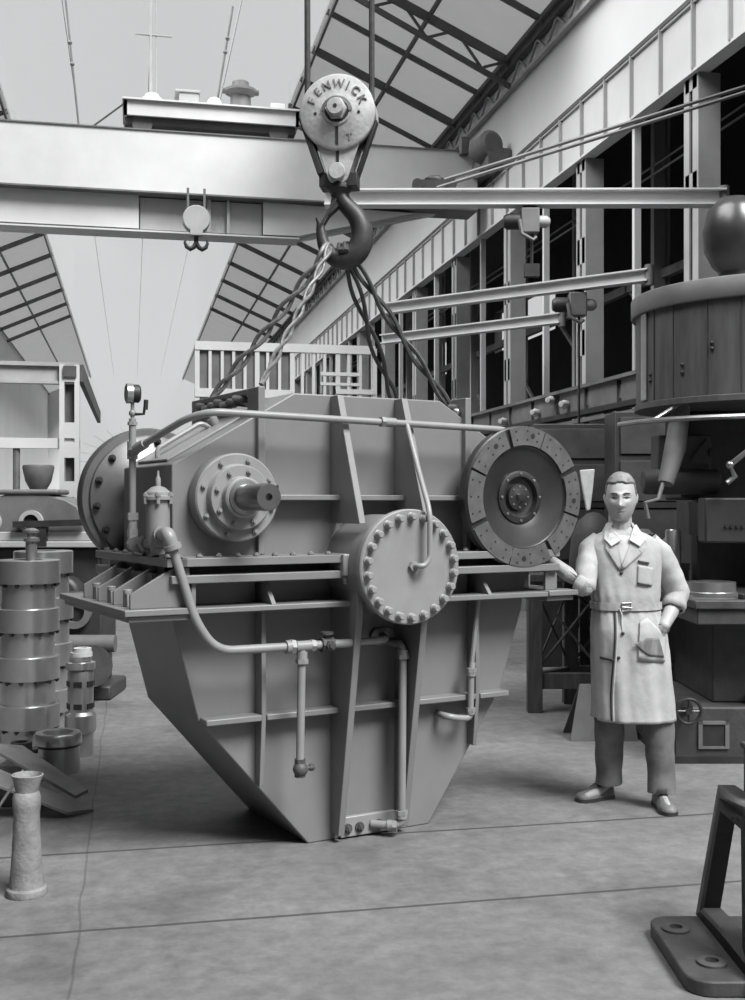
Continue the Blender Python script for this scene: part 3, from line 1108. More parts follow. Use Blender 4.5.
# columns: a pale slotted face to the nave, a grey side face
for k, y in enumerate(COLS[:14]):
    b = MB()
    b.box(WX, WX + 0.24, y, y + 0.03, 0, 5.89)
    b.box(WX, WX + 0.24, y + 0.27, y + 0.30, 0, 5.89)
    for j in range(6):
        z0 = 1.15 * j
        b.box(WX, WX + 0.02, y + 0.03, y + 0.27, z0, min(z0 + 0.32, 5.89))
    b.box(WX, WX + 0.02, y + 0.03, y + 0.12, 0, 5.89)
    b.box(WX, WX + 0.02, y + 0.19, y + 0.27, 0, 5.89)
    b.box(WX + 0.1, WX + 0.12, y + 0.03, y + 0.27, 0, 5.89)
    c = struct('column', b, COLP, 'slotted steel column of the right side row under the crane runway', 'column', smooth=0)
    c['group'] = 'columns of the right side row'
    b = MB()
    ym = y + 1.5
    b.box(WX + 0.02, WX + 0.10, ym, ym + 0.06, 0, 5.89)
    c = struct('mullion_column', b, WHITEP, 'slim pale post midway between two right side columns', 'post', smooth=0)
    c['group'] = 'slim posts of the right side row'
    b = MB()
    yb = y + 1.2
    b.box(7.0, 7.17, yb, yb + 0.10, 0, 7.2)
    b.box(7.20, 7.24, yb, yb + 0.10, 0, 7.2)
    b.box(7.0, 7.24, yb + 0.03, yb + 0.07, 2.0, 2.2)
    c = struct('bay_column', b, COLP, 'grey double post standing inside the dark side bay', 'column', smooth=0)
    c['group'] = 'double posts inside the side bay'
b = MB()
for k in range(10):
    y = COLS[k] + 0.3
    b.bar((7.15, y + 2.0, 2.6), (7.15, y + 4.8, 4.7), 0.05, 0.05)
    b.box(7.1, 7.2, y + 2.0, y + 4.9, 4.7, 4.82)
    b.box(7.1, 7.2, y + 2.0, y + 4.9, 2.5, 2.62)
o = b.build('trim_bay_bracing', MIDP, smooth=0)
o['kind'] = 'structure'
tag(o, 'grey braces and rails between the posts of the dark side bay', 'bracing')

# roof: slopes of dirty glass, translucent to lift their tone, either side of a broad glazed strip
EZ, RZ, RXR, RXL = 8.22, 9.34, 2.985, -2.385
b = MB()
b.xz([(WX + 0.3, EZ - 0.09), (RXR, RZ), (RXR, RZ + 0.06), (WX + 0.3, EZ - 0.03)], 13.4, YE)
struct('ceiling_right', b, ROOFM, 'grey translucent dirty-glass roof slope on the right of the skylight', 'roof', smooth=0)
b = MB()
b.xz([(LX - 0.2, EZ - 0.06), (RXL, RZ), (RXL, RZ + 0.06), (LX - 0.2, EZ)], 12, YE)
struct('ceiling_left', b, ROOFM, 'grey translucent dirty-glass roof slope on the left of the skylight', 'roof', smooth=0)
b = MB()
b.xz([(LX - 0.2, EZ - 0.06), (RXL, RZ), (RXL, RZ + 0.06), (LX - 0.2, EZ)], -14, 12)
struct('ceiling_near_left', b, DIMW, 'left roof slope above the standpoint, darkened to cut light from the left', 'roof', smooth=0)  # near part made opaque and dark to reduce light from the left
b = MB()
b.box(RXL, RXR, -14, YE, RZ + 0.02, RZ + 0.03)
o = struct('window_6', b, GLASS, 'wide bright glazed roof strip along the middle of the shop', 'skylight', smooth=0)
b = MB()
for x in (-1.05, 0.3, 1.65):
    b.box(x - 0.006, x + 0.006, -14, YE, RZ - 0.01, RZ + 0.02)
b.build('glazing_bar', WHITEP, o, smooth=0)
for side, x0, x1 in (('right', RXR, WX), ('left', RXL, LX)):
    for k in range(26):
        y = 10.3 + 1.425 * k if side == 'right' else 13.15 + 1.425 * k
        b = MB()
        hh = 0.13 if k % 2 == 0 else 0.08
        b.bar((x0, y, RZ - hh / 2), (x1, y, EZ - hh / 2), 0.05, hh, up=(0, 0, 1))
        if k % 2 and k > 7:
            b.bm.free()
            continue
        if k % 4 == 0 and k < 9:
            b.bar((x0, y, RZ - 0.35), (x1, y, EZ - 0.42), 0.06, 0.07)
            b.bar((x0, y, RZ - 0.35), (x0, y, RZ), 0.06, 0.06)
            n_ = 6
            for j in range(n_):
                xa, xb = x0 + (x1 - x0) * j / n_, x0 + (x1 - x0) * (j + 1) / n_
                za, zb = RZ + (EZ - RZ) * j / n_, RZ + (EZ - RZ) * (j + 1) / n_
                b.bar((xa, y, za - (0.35 if j % 2 else 0.03)), (xb, y, zb - (0.03 if j % 2 else 0.4)), 0.035, 0.035)
        o = b.build('roof_rafter', ROOFD if side == 'right' else MIDP, smooth=0)  # left rafters toned paler to stand for haze
        o['kind'] = 'structure'
        tag(o, 'dark steel rafter under the %s roof slope' % side, 'rafter', 'rafters of the %s roof slope' % side)
    b = MB()
    for t in (0.02, 0.5, 0.97):
        x, z = x0 + (x1 - x0) * t, RZ + (EZ - RZ) * t
        b.box(x - 0.022, x + 0.022, 12 if side == 'left' else 8.6, YE, z - 0.10, z - 0.03)
    if side == 'right':
        b.box(WX - 0.02, WX + 0.09, 8.6, YE, EZ - 0.14, EZ - 0.02)
    o = b.build('roof_purlin', ROOFD if side == 'right' else MIDP, smooth=0)  # left purlins likewise paler, haze put into their colour
    o['kind'] = 'structure'
    tag(o, 'dark purlins running lengthwise under the %s roof slope' % side, 'purlins')
# lattice eaves girder along the right wall head
b = MB()
b.box(WX + 0.0, WX + 0.08, 8.6, YE, 7.78, 7.83)
for k in range(80):
    y = 8.6 + 0.75 * k
    b.bar((WX + 0.04, y, 7.82), (WX + 0.04, y + 0.375, 8.1), 0.03, 0.03)
    b.bar((WX + 0.04, y + 0.375, 8.1), (WX + 0.04, y + 0.75, 7.82), 0.03, 0.03)
o = b.build('trim_eaves_lattice', COLP, smooth=0)
o['kind'] = 'structure'
tag(o, 'lattice eaves girder between the white wall and the right roof slope', 'girder')

# ---------------- travelling crane across the nave
cr = thing('travelling_crane', 'pale box girder travelling crane spanning the shop under the skylight', 'crane', (0.3, 17.0, 6.64))
cr.rotation_euler = (0, 0, 0)


def crx(mb, name, m, parent=cr, **k):
    """child built in world coordinates"""
    o = mb.build(name, m, parent, **k)
    o.data.transform(M.Translation((-0.3, -17.0, -6.64)) if parent == cr else M.Identity(4))
    return o


b = MB()
b.box(-4.75, 5.30, 17.0, 17.5, 6.21, 7.11)
crx(b, 'box_girder', WHITEP, smooth=0)
b = MB()
b.box(-4.75, 5.30, 16.97, 17.53, 6.19, 6.215)
b.box(-4.75, 5.30, 16.98, 17.52, 7.11, 7.13)
crx(b, 'girder_flange', MIDP, smooth=0)
b = MB()
b.xz([(-4.75, 5.66), (2.49, 5.66), (4.7, 6.19), (-4.75, 6.19)], 17.28, 17.45)
b.box(-4.75, 0.10, 17.15, 17.5, 5.70, 6.19)
b.xz([(1.95, 5.70), (2.49, 5.70), (4.3, 6.15), (1.95, 6.19)], 17.15, 17.28)
b.box(-4.75, 2.5, 17.1, 17.55, 5.64, 5.665)
crx(b, 'lower_girder', WHITEP, smooth=0)
b = MB()
b.box(0.12, 1.93, 17.2, 17.27, 5.70, 6.17)
b.box(1.1, 1.16, 17.12, 17.2, 5.68, 6.18)
b.box(1.4, 1.44, 17.12, 17.2, 5.68, 6.18)
crx(b, 'girder_recess_plate', COLP, smooth=0)
b = MB()
b.box(5.22, 5.58, 16.2, 18.4, 6.70, 6.95)
for y in (16.6, 18.0):
    b.lathe([(0, -0.1), (0.22, -0.1), (0.22, 0.1), (0, 0.1)], (5.46, y, 6.86), (1, 0, 0), 20)
b.lathe([(0, 0), (0.2, 0), (0.2, 0.35), (0.14, 0.4), (0, 0.4)], (5.22, 16.6, 7.0), (0.2, -1, 0.1), 18)
b.box(5.0, 5.12, 16.85, 17.0, 7.05, 7.30)
crx(b, 'end_carriage', MIDP)

cb = thing('crane_crab', 'pale low crab trolley with winch gear on top of the travelling crane', 'trolley', (1.1, 17.5, 7.14))
CBM = M.Translation((-1.1, -17.5, -7.14))


def cbx(mb, name, m, **k):
    o = mb.build(name, m, cb, **k)
    o.data.transform(CBM)
    return o


b = MB()
b.box(-0.12, 2.5, 17.15, 17.2, 7.38, 7.60)
b.box(-0.12, 2.5, 18.2, 18.25, 7.38, 7.60)
b.box(-0.12, -0.07, 17.15, 18.25, 7.38, 7.60)
b.box(2.45, 2.5, 17.15, 18.25, 7.38, 7.60)
b.box(-0.14, 2.52, 17.1, 18.3, 7.60, 7.625)
cbx(b, 'crab_frame', WHITEP, smooth=0)
b = MB()
b.box(-0.1, 2.46, 17.25, 18.15, 7.28, 7.40)
for x in (0.15, 2.2):
    b.lathe([(0, -0.08), (0.15, -0.08), (0.15, 0.08), (0, 0.08)], (x, 17.3, 7.285), (0, 1, 0), 16)
cbx(b, 'crab_underframe', ROOFD)
b = MB()
b.lathe([(0.26, 0), (0.24, 0.06), (0.12, 0.16), (0.10, 0.2), (0, 0.2)], (0.30, 17.5, 7.625), (0, 0, 1), 20)
b.cyl((0.28, 17.5, 7.8), (0.28, 17.5, 9.3), 0.025, n=8)
b.cyl((0.36, 17.5, 7.8), (0.36, 17.5, 9.3), 0.010, n=8)
b.box(0.05, 0.6, 17.48, 17.52, 8.72, 8.735)
cbx(b, 'collector_mast', COLP)
b = MB()
b.box(0.70, 1.0, 17.4, 17.8, 7.625, 7.86)
b.box(0.64, 1.02, 17.38, 17.8, 7.86, 7.90)
cbx(b, 'switch_box', COLP, bevel=0.01)
b = MB()
b.box(1.45, 1.86, 17.35, 17.85, 7.625, 7.70)
b.lathe([(0.18, 0.07), (0.165, 0.12), (0.155, 0.3), (0.19, 0.34), (0.25, 0.36), (0.25, 0.40), (0.14, 0.42), (0.13, 0.52), (0.07, 0.56), (0, 0.56)], (1.65, 17.6, 7.625), (0, 0, 1), 22)
b.lathe([(0, -0.28), (0.06, -0.28), (0.06, 0.28), (0, 0.28)], (1.65, 17.6, 8.02), (1, 0, 0), 12)
cbx(b, 'winch_gearcase', MIDP)
b = MB()
b.lathe([(0, 0), (0.12, 0), (0.12, 0.4), (0, 0.4)], (1.25, 17.6, 7.78), (0, 1, 0), 18)
b.box(1.12, 1.38, 17.5, 18.0, 7.625, 7.72)
b.box(2.1, 2.32, 17.4, 17.7, 7.625, 7.80)
cbx(b, 'winch_motor', WHITEP, bevel=0.01)

for pts, lab in (([(-0.99, 17.6, 9.3), (-0.77, 17.6, 7.16)], 'thin hanging cable reaching the crane girder left of the crab trolley'),
                 ([(1.53, 17.6, 9.32), (1.30, 17.65, 7.9)], 'thin hanging cable with beads reaching the top of the crab trolley')):
    b = MB()
    b.tube(pts, 0.018, 6)
    for t in (0.35, 0.5):
        b.ball(V(pts[0]).lerp(V(pts[1]), t), 0.035, n=8)
    o = b.build('hanging_cable', MIDP)
    tag(o, lab, 'cable')
b = MB()
b.tube([(-0.77, 17.6, 7.16), (-0.13, 17.3, 7.58)], 0.016, 6)
tag(b.build('slanting_cable_stay', MIDP), 'short slanting stay between the crane girder and the crab trolley', 'stay')

h2 = thing('hanging_hook_block', 'small dark double hook block hanging under the middle of the travelling crane', 'hook block', (0.92, 16.72, 5.76))
b = MB()
b.lathe([(0, -0.09), (0.19, -0.09), (0.2, -0.07), (0.2, 0.07), (0.19, 0.09), (0, 0.09)], (0, 0, 0), (0, 1, 0), 28)
b.box(-0.09, 0.09, -0.1, 0.1, -0.24, -0.1)
b.build('block_body', COLP, h2)
b = MB()
b.cyl((0, 0, -0.24), (0, 0, -0.33), 0.035, n=10)
for s in (-1, 1):
    b.tube([(0, 0, -0.33), (s * 0.035, 0, -0.40), (s * 0.085, 0, -0.43), (s * 0.14, 0, -0.40), (s * 0.165, 0, -0.34), (s * 0.15, 0, -0.29)], [0.03, 0.036, 0.036, 0.03, 0.022, 0.01], 10)
b.build('double_hook', BLACKIRON, h2)
b = MB()
for s in (-1, 1):
    b.cyl((s * 0.12, 0, 0), (s * 0.12, 0, 0.46), 0.018, n=8)
b.build('block_rope', MIDP, h2)

# ---------------- wall jib cranes over the right side
def jib(name, label, p_in, p_out, hgt, m, tie=None, wid=0.10):
    p_in, p_out = V(p_in), V(p_out)
    t = thing(name, label, 'jib crane', p_out)
    b = MB()
    d = (p_in - p_out).normalized()
    a, c = V((0, 0, 0)), p_in - p_out
    for z, h_, w_ in ((hgt / 2 - 0.008, 0.016, wid), (-hgt / 2 + 0.008, 0.016, wid), (0, hgt - 0.03, 0.022)):
        b.bar(a + V((0, 0, z)), c + V((0, 0, z)), w_, h_)
    b.build('jib_arm', m, t, smooth=0)
    b = MB()
    b.cyl((0, 0, -0.11), (0, 0, 0.11), 0.05, n=12)
    b.build('pivot', MIDP, t)
    if tie:
        for off in (-0.05, 0.05):
            b = MB()
            sd = d.cross(V((0, 0, 1))) * off
            b.tube([V(tie[0]) - p_out + sd + V((0, 0, off * 0.8)), V(tie[1]) - p_out + sd + V((0, 0, off * 0.8))], 0.018, 6)
            b.build('tie_rod', MIDP, t)
    return t


j1 = jib('jib_crane', 'long pale jib beam in front of the white girder, passing right behind the hook block', cw(-0.45, 10.62, 4.465), cw(3.30, 10.60, 4.465), 0.152, WHITEP, (cw(0.60, 10.6, 4.585), cw(3.55, 10.6, 5.50)), 0.16)
b = MB()
o1 = cw(3.30, 10.60, 4.465)
b.box(-0.18, 0.18, -0.06, 0.06, 0.0, 0.07)
for x in (-0.16, 0.16):
    b.lathe([(0, -0.07), (0.05, -0.07), (0.05, 0.07), (0, 0.07)], (x, 0, 0.03), (0, 1, 0), 12)
b.ball((0, 0, 0.08), 0.07, (1.4, 0.8, 0.7), 10)
tr = b.build('tie_trolley', BLACKIRON, j1)
tr.location = cw(0.58, 10.61, 4.555) - o1
tr.rotation_euler = (0, 0, -YAW)
jib('jib_crane', 'middle pale jib beam, slanting towards the wall above the round clad drum', cw(0.145, 14.27, 4.06), cw(2.98, 12.16, 4.06), 0.135, WHITEP, wid=0.14)
jib('jib_crane', 'lowest of the pale jib beams, ending in a round nose near the bright windows', cw(0.145, 16.4, 3.985), cw(2.43, 14.5, 3.985), 0.135, WHITEP, wid=0.14)


def hoist(label, loc, s, drop, rz=-YAW):
    t = thing('electric_hoist', label, 'hoist', loc, rz, 'electric hoists on the jib beams')
    b = MB()
    b.box(-0.16 * s, 0.16 * s, -0.14 * s, 0.14 * s, -0.22 * s, 0.22 * s)
    b.build('gear_housing', MIDP, t, bevel=0.02 * s)
    b = MB()
    b.lathe([(0, -0.46 * s), (0.10 * s, -0.46 * s), (0.14 * s, -0.40 * s), (0.14 * s, -0.18 * s), (0, -0.18 * s)], (0, 0, 0), (1, 0, 0), 18)
    b.build('motor', BLACKIRON, t)
    b = MB()
    b.lathe([(0, 0.16 * s), (0.11 * s, 0.16 * s), (0.11 * s, 0.30 * s), (0.06 * s, 0.36 * s), (0, 0.36 * s)], (0, 0, 0.0), (1, 0, 0), 18)
    b.build('brake_cover', COLP, t)
    b = MB()
    b.box(-0.09 * s, 0.09 * s, -0.08 * s, 0.08 * s, 0.215 * s, 0.27 * s)
    b.box(-0.13 * s, 0.13 * s, -0.03, 0.03, 0.24 * s, 0.27 * s)
    b.build('trolley_bracket', BLACKIRON, t, bevel=0.01)
    b = MB()
    b.tube([(-0.20 * s, -0.16 * s, 0), (-0.16 * s, -0.17 * s, -0.25 * s), (0.02, -0.15 * s, -0.36 * s), (0.10 * s, -0.1 * s, -0.30 * s)], 0.035 * s, 8)
    b.build('cable_loop', MIDP, t)
    b = MB()
    b.cyl((0.02, 0, -0.2 * s), (0.02, 0, -drop), 0.016, n=6)
    b.box(-0.05, 0.09, -0.04, 0.04, -drop - 0.12, -drop)
    b.build('load_chain', BLACKIRON, t)
    return t


hoist('boxy electric hoist hanging under the highest jib beam right of the hook block', cw(1.475, 10.61, 4.245), 0.53, 0.40)
hoist('boxy electric hoist with a long chain under the middle jib beam near the bright windows', cw(2.294, 12.67, 3.828), 0.60, 1.5)

# power cables drooping in front of the right columns
for k, (p0_, p1_, lab) in enumerate((((6.05, 8.7, 5.55), (6.05, 40, 5.55), 'thin'),)):
    b = MB()
    for dz in (0, 0.10):
        b.tube([V(p0_).lerp(V(p1_), i / 12) + V((0, 0, dz - 0.12 * math.sin(math.pi * i / 12))) for i in range(13)], 0.014, 6)
    tag(b.build('power_cable', MIDP), 'pair of %s power cables running along the dark side bay behind the columns' % lab, 'cables')

# ---------------- glazed partition at mid distance
pt = thing('glazed_partition', 'tall pale framed partition with narrow panes standing behind the gearbox', 'partition', (0.86, 16.0, 0))
W_ = 2.58
b = MB()
xs = [0, 0.19, 0.36, 0.52, 0.68, 0.84, 1.0, 1.17, 1.34, 1.50, 1.66, 1.82, 2.0, 2.17, 2.34, 2.54]
for i, x in enumerate(xs):
    w = 0.065 if i in (0, 5, 8, 12, 15) else 0.042
    b.box(x, x + w, -0.03, 0.03, 0, 3.84)
b.box(0, W_, -0.04, 0.04, 3.76, 3.88)
b.box(0, 1.40, -0.04, 0.04, 3.10, 3.22)
b.box(0, W_, -0.04, 0.04, 2.55, 2.65)
b.box(2.0, W_, -0.04, 0.04, 3.18, 3.25)
b.box(1.78, 2.36, -0.035, 0.035, 3.44, 3.49)
b.box(1.78, 2.36, -0.035, 0.035, 3.30, 3.34)
b.box(0, W_, -0.04, 0.04, 1.2, 1.35)
b.box(0, W_, -0.02, 0.02, 0, 1.2)
b.build('partition_frame', WHITEP, pt, smooth=0)
b = MB()
for i in range(8):
    b.box(xs[i] + 0.045, xs[i + 1], 0.005, 0.012, 3.22, 3.76)
b.build('pane', MIDP, pt, smooth=0)
b = MB()
b.box(0.05, 1.34, 0.0, 0.012, 2.65, 3.10)
b.build('infill_panel', WHITEP, pt, smooth=0)
b = MB()
b.box(1.4, 2.56, 0.6, 0.65, 0.0, 3.2)
b.build('rear_panel', MIDP, pt, smooth=0)

# ---------------- portal frame of the left row
pf = thing('portal_frame', 'pale steel portal frame with slotted post at the left behind the lathe', 'frame', (-1.25, 24, 0))
b = MB()
for x0, x1 in ((-0.20, -0.10), (0.10, 0.20)):
    b.box(x0, x1, -0.15, 0.15, 0, 4.45)
for z in (0.0, 0.9, 1.75, 2.55, 2.95, 4.1):
    b.box(-0.1, 0.1, -0.15, 0.15, z, z + 0.32)
b.build('slotted_post', WHITEP, pf, smooth=0)
b = MB()
b.box(-0.09, 0.09, 0.02, 0.06, 0, 4.3)
b.build('post_backing', ROOFD, pf, smooth=0)
b = MB()
b.box(-3.6, 0.2, -0.12, 0.12, 4.42, 4.50)
b.box(-3.6, 0.2, -0.05, 0.05, 4.12, 4.42)
b.box(-3.6, 0.2, -0.12, 0.12, 4.06, 4.12)
b.build('top_beam', COLP, pf, smooth=0)
b = MB()
b.box(-3.6, 0.2, -0.1, 0.1, 2.74, 2.95)
b.build('middle_beam', WHITEP, pf, smooth=0)
b = MB()
b.box(-0.12, 0.14, -0.2, 0.1, 4.2, 4.42)
b.bar((0.22, 0, 4.3), (0.25, 12, 4.3), 0.1, 0.35)
b.build('corner_bracket', ROOFD, pf, smooth=0)
b = MB()
b.tube([(-1.05, 0, 2.75), (-1.05, 0, 1.4)], 0.07, 8)
b.lathe([(0, 0), (0.14, 0), (0.26, 0.22), (0.32, 0.5), (0.3, 0.55), (0, 0.55)], (-0.62, 0, 1.85), (0, 0, 1), 18)
b.build('hanging_bucket', MIDP, pf)

# ================================================================ RIGHT SIDE
# vertical boring mill with a round clad housing
BMX, BMD = 2.66, 7.62
bm_o = cw(BMX, BMD, 0)
mill = thing('vertical_boring_mill', 'dark vertical turning mill under a large round clad drum at the right edge', 'machine tool', bm_o, -YAW)
RR = 0.86
b = MB()
b.lathe([(RR - 0.02, 2.225), (RR + 0.012, 2.225), (RR + 0.012, 2.26), (RR, 2.265), (RR, 2.86), (RR - 0.02, 2.86)], (0, 0, 0), (0, 0, 1), 72)
b.lathe([(0.0, 2.23), (RR - 0.015, 2.23), (RR - 0.015, 2.25), (0, 2.25)], (0, 0, 0), (0, 0, 1), 48)
drum = b.build('clad_drum', DRUMW, mill)
b = MB()
b.lathe([(RR - 0.02, 2.855), (RR + 0.03, 2.855), (RR + 0.035, 2.865), (RR + 0.035, 2.975), (RR + 0.028, 2.985), (RR - 0.03, 2.985), (RR - 0.03, 2.98), (0.0, 2.98), (0.0, 2.96), (RR - 0.02, 2.96)], (0, 0, 0), (0, 0, 1), 72)
b.build('drum_rim', MIDP, drum)
b = MB()
for deg in (-163, -150, -133, -119, -100):
    a = rad(deg)
    b.bar(((RR + 0.002) * math.cos(a), (RR + 0.002) * math.sin(a), 2.27), ((RR + 0.002) * math.cos(a), (RR + 0.002) * math.sin(a), 2.855), 0.006, 0.006)
b.build('cladding_seam', BLACKIRON, drum, smooth=0)
for deg, z in ((-166, 2.44), (-166, 2.40), (-145, 2.47), (-145, 2.42), (-131, 2.55), (-131, 2.585), (-112, 2.45), (-112, 2.50)):
    a = rad(deg)
    b = MB()
    b.ball(((RR + 0.004) * math.cos(a), (RR + 0.004) * math.sin(a), z), 0.014, n=10)
    b.build('latch_stud', BLACKIRON, drum)
b = MB()
a0 = rad(180)
b.lathe([(RR + 0.003, 2.28), (RR + 0.012, 2.28), (RR + 0.012, 2.85), (RR + 0.003, 2.85)], (0, 0, 0), (0, 0, 1), 5, rad(95), rad(101))
b.build('bright_edge_strip', STEEL, drum)
# polished motor dome on top of the drum
b = MB()
b.lathe([(0.10, 2.985), (0.10, 3.10), (0.14, 3.14), (0.19, 3.24), (0.20, 3.36), (0.17, 3.50), (0.10, 3.58), (0.0, 3.60)], (-0.30, -0.25, 0), (0, 0, 1), 28)
b.build('motor_dome', DARKSTEEL, mill)
# housing support, column and arms under the drum
b = MB()
b.box(0.15, 0.75, -0.05, 0.55, 0.0, 2.225)
b.box(-0.55, 0.15, 0.10, 0.55, 1.62, 2.225)
b.box(-0.34, 0.75, 0.45, 0.6, 0, 2.225)  # black back plate put in to keep the space behind dark
col_ = b.build('mill_column', BLACKIRON, mill, bevel=0.02)
b = MB()
b.tube([(-0.66, -0.3, 2.22), (-0.72, -0.38, 1.95), (-0.80, -0.45, 1.72)], [0.06, 0.07, 0.05], 10)
b.tube([(-0.80, -0.45, 1.78), (-0.86, -0.50, 1.62), (-0.95, -0.53, 1.60), (-0.93, -0.53, 1.50)], 0.014, 8)
b.build('drive_arm', MIDP, mill)
b = MB()
pts = [V((0.99 * math.cos(rad(t)) * 1.06, 0.99 * math.sin(rad(t)) * 1.0, 2.115)) for t in range(-170, -59, 6)]
b.tube(pts, 0.017, 8)
for t in (-150, -100):
    b.cyl((1.04 * math.cos(rad(t)), 0.99 * math.sin(rad(t)), 2.115), (0.80 * math.cos(rad(t)), 0.80 * math.sin(rad(t)), 2.235), 0.012, n=8)
b.build('ring_handrail', STEEL, mill)
b = MB()
b.tube([(-0.20, -0.72, 2.05), (-0.47, -0.70, 1.83), (-0.44, -0.70, 1.76), (-0.49, -0.70, 1.72)], 0.018, 8)
b.ball((-0.47, -0.70, 1.83), 0.026, n=10)
b.build('feed_lever', STEEL, mill)
b = MB()
b.box(-0.76, -0.40, -0.10, 0.1, 1.78, 2.05)
b.lathe([(0, -0.24), (0.075, -0.24), (0.085, -0.22), (0.085, 0.26), (0.06, 0.28), (0, 0.28)], (-0.62, -0.08, 1.74), (1, 0, 0), 20)
b.build('saddle', CASTIRON, mill, bevel=0.01)
b = MB()
b.tube([(-0.66, -0.14, 2.03), (-0.66, -0.14, 1.84), (-0.44, -0.14, 1.84)], 0.013, 8)
b.tube([(-0.45, -0.14, 2.02), (-0.56, -0.15, 1.88)], 0.011, 8)
b.ball((-0.43, -0.16, 1.93), 0.025, (0.7, 0.7, 1.3), 10)
b.build('control_rod', BLACKIRON, mill)
b = MB()
b.box(-0.60, -0.30, -0.62, -0.46, 1.35, 1.63)
cbox = b.build('control_box', DARKP, mill, bevel=0.012)
b = MB()
b.box(-0.50, -0.26, -0.46, 0.1, 1.38, 1.6)
b.build('control_box_bracket', BLACKIRON, mill)
b = MB()
for k in range(4):
    b.cyl((-0.47 + 0.035 * k, -0.62, 1.455), (-0.47 + 0.035 * k, -0.632, 1.455), 0.012, n=10)
b.build('push_button', BLACKIRON, cbox)
b = MB()
b.box(-0.72, 0.8, -0.82, 0.5, 0.955, 1.01)
b.box(-0.70, 0.8, -0.80, 0.5, 0.86, 0.955)
b.build('work_table', IRON, mill, bevel=0.008)
b = MB()
for k in range(3):
    b.box(-0.70, 0.8, -0.70 + 0.2 * k, -0.66 + 0.2 * k, 1.0, 1.012)
b.build('table_slot', STEEL, mill, smooth=0)
b = MB()
b.xz([(-0.80, 0.0), (-0.80, 0.30), (-0.72, 0.34), (0.8, 0.34), (0.8, 0.0)], -0.66, 0.4)
b.box(-0.52, 0.8, -0.5, 0.4, 0.34, 0.86)
b.build('mill_base', CASTIRON, mill, bevel=0.012)
b = MB()
b.box(-0.63, -0.49, -0.664, -0.655, 0.10, 0.235)
b.build('base_opening', BLACKIRON, mill)
b = MB()
b.box(-0.655, -0.465, -0.672, -0.655, 0.085, 0.10)
b.box(-0.655, -0.63, -0.672, -0.655, 0.10, 0.255)
b.box(-0.49, -0.465, -0.672, -0.655, 0.10, 0.255)
b.box(-0.655, -0.465, -0.672, -0.655, 0.235, 0.255)
b.build('opening_frame', MIDP, mill)
b = MB()
b.box(-0.86, 0.8, -0.70, 0.42, 0.0, 0.045)
b.build('mill_plinth', BLACKIRON, mill)
b = MB()
ww = [V((-0.735 + 0.075 * math.cos(t * math.pi / 12), -0.74, 0.33 + 0.075 * math.sin(t * math.pi / 12))) for t in range(24)]
b.tube([p + V((0, 0, 0)) for p in ww], 0.011, 8, closed=True)
for k in range(4):
    b.cyl((-0.735, -0.74, 0.33), ww[k * 6], 0.007, n=6)
b.cyl((-0.735, -0.76, 0.33), (-0.735, -0.50, 0.33), 0.02, n=10)
b.cyl((-0.735, -0.66, 0.33), (-0.735, -0.60, 0.33), 0.05, n=14)
b.build('handwheel', DARKSTEEL, mill)
b = MB()
b.lathe([(0, 0), (0.05, 0), (0.05, 0.06), (0.03, 0.08), (0.03, 0.16), (0, 0.16)], (-0.20, -0.58, 0.42), (0.3, -0.6, 0.5), 14)
b.box(-0.30, -0.1, -0.62, -0.5, 0.34, 0.42)
b.build('grease_pump', STEEL, mill)
# things on the mill table
wt = bm_o
def mw(x, y, z):
    return M.Translation(bm_o) @ M.Rotation(-YAW, 4, 'Z') @ V((x, y, z))


b = MB()
b.lathe([(0.0, 0.0), (0.16, 0.0), (0.16, 0.02), (0.15, 0.025), (0.15, 0.085), (0.10, 0.09), (0.10, 0.05), (0.0, 0.05)], (0, 0, 0), (0, 0, 1), 36)
o = b.build('turned_ring', RINGSTEEL, loc=mw(-0.50, -0.42, 1.012))
tag(o, 'bright turned steel ring lying on the turning mill table behind the man\'s arm', 'ring')
b = MB()
b.lathe([(0.0, 0.0), (0.052, 0.0), (0.052, 0.40), (0.045, 0.41), (0.0, 0.41)], (0, 0, 0), (0, 0, 1), 24)
o = b.build('steel_sleeve', STEEL, loc=mw(-0.66, -0.10, 1.012))
tag(o, 'tall bright steel sleeve standing on the mill table beside the man\'s shoulder', 'sleeve')
b = MB()
b.box(-0.14, 0.14, -0.02, 0.02, 0.0, 0.03)
b.cyl((0.10, 0, 0.015), (0.30, 0.03, 0.05), 0.014, n=10)
b.cyl((-0.05, 0, 0.03), (-0.05, 0, 0.13), 0.02, n=10)
b.ball((-0.05, 0, 0.14), 0.028, n=10)
o = b.build('clamp_bar', DARKSTEEL, loc=mw(-0.30, -0.66, 1.012), rz=rad(20), bevel=0.004)
tag(o, 'small dark clamp bar on the front edge of the mill table', 'clamp')

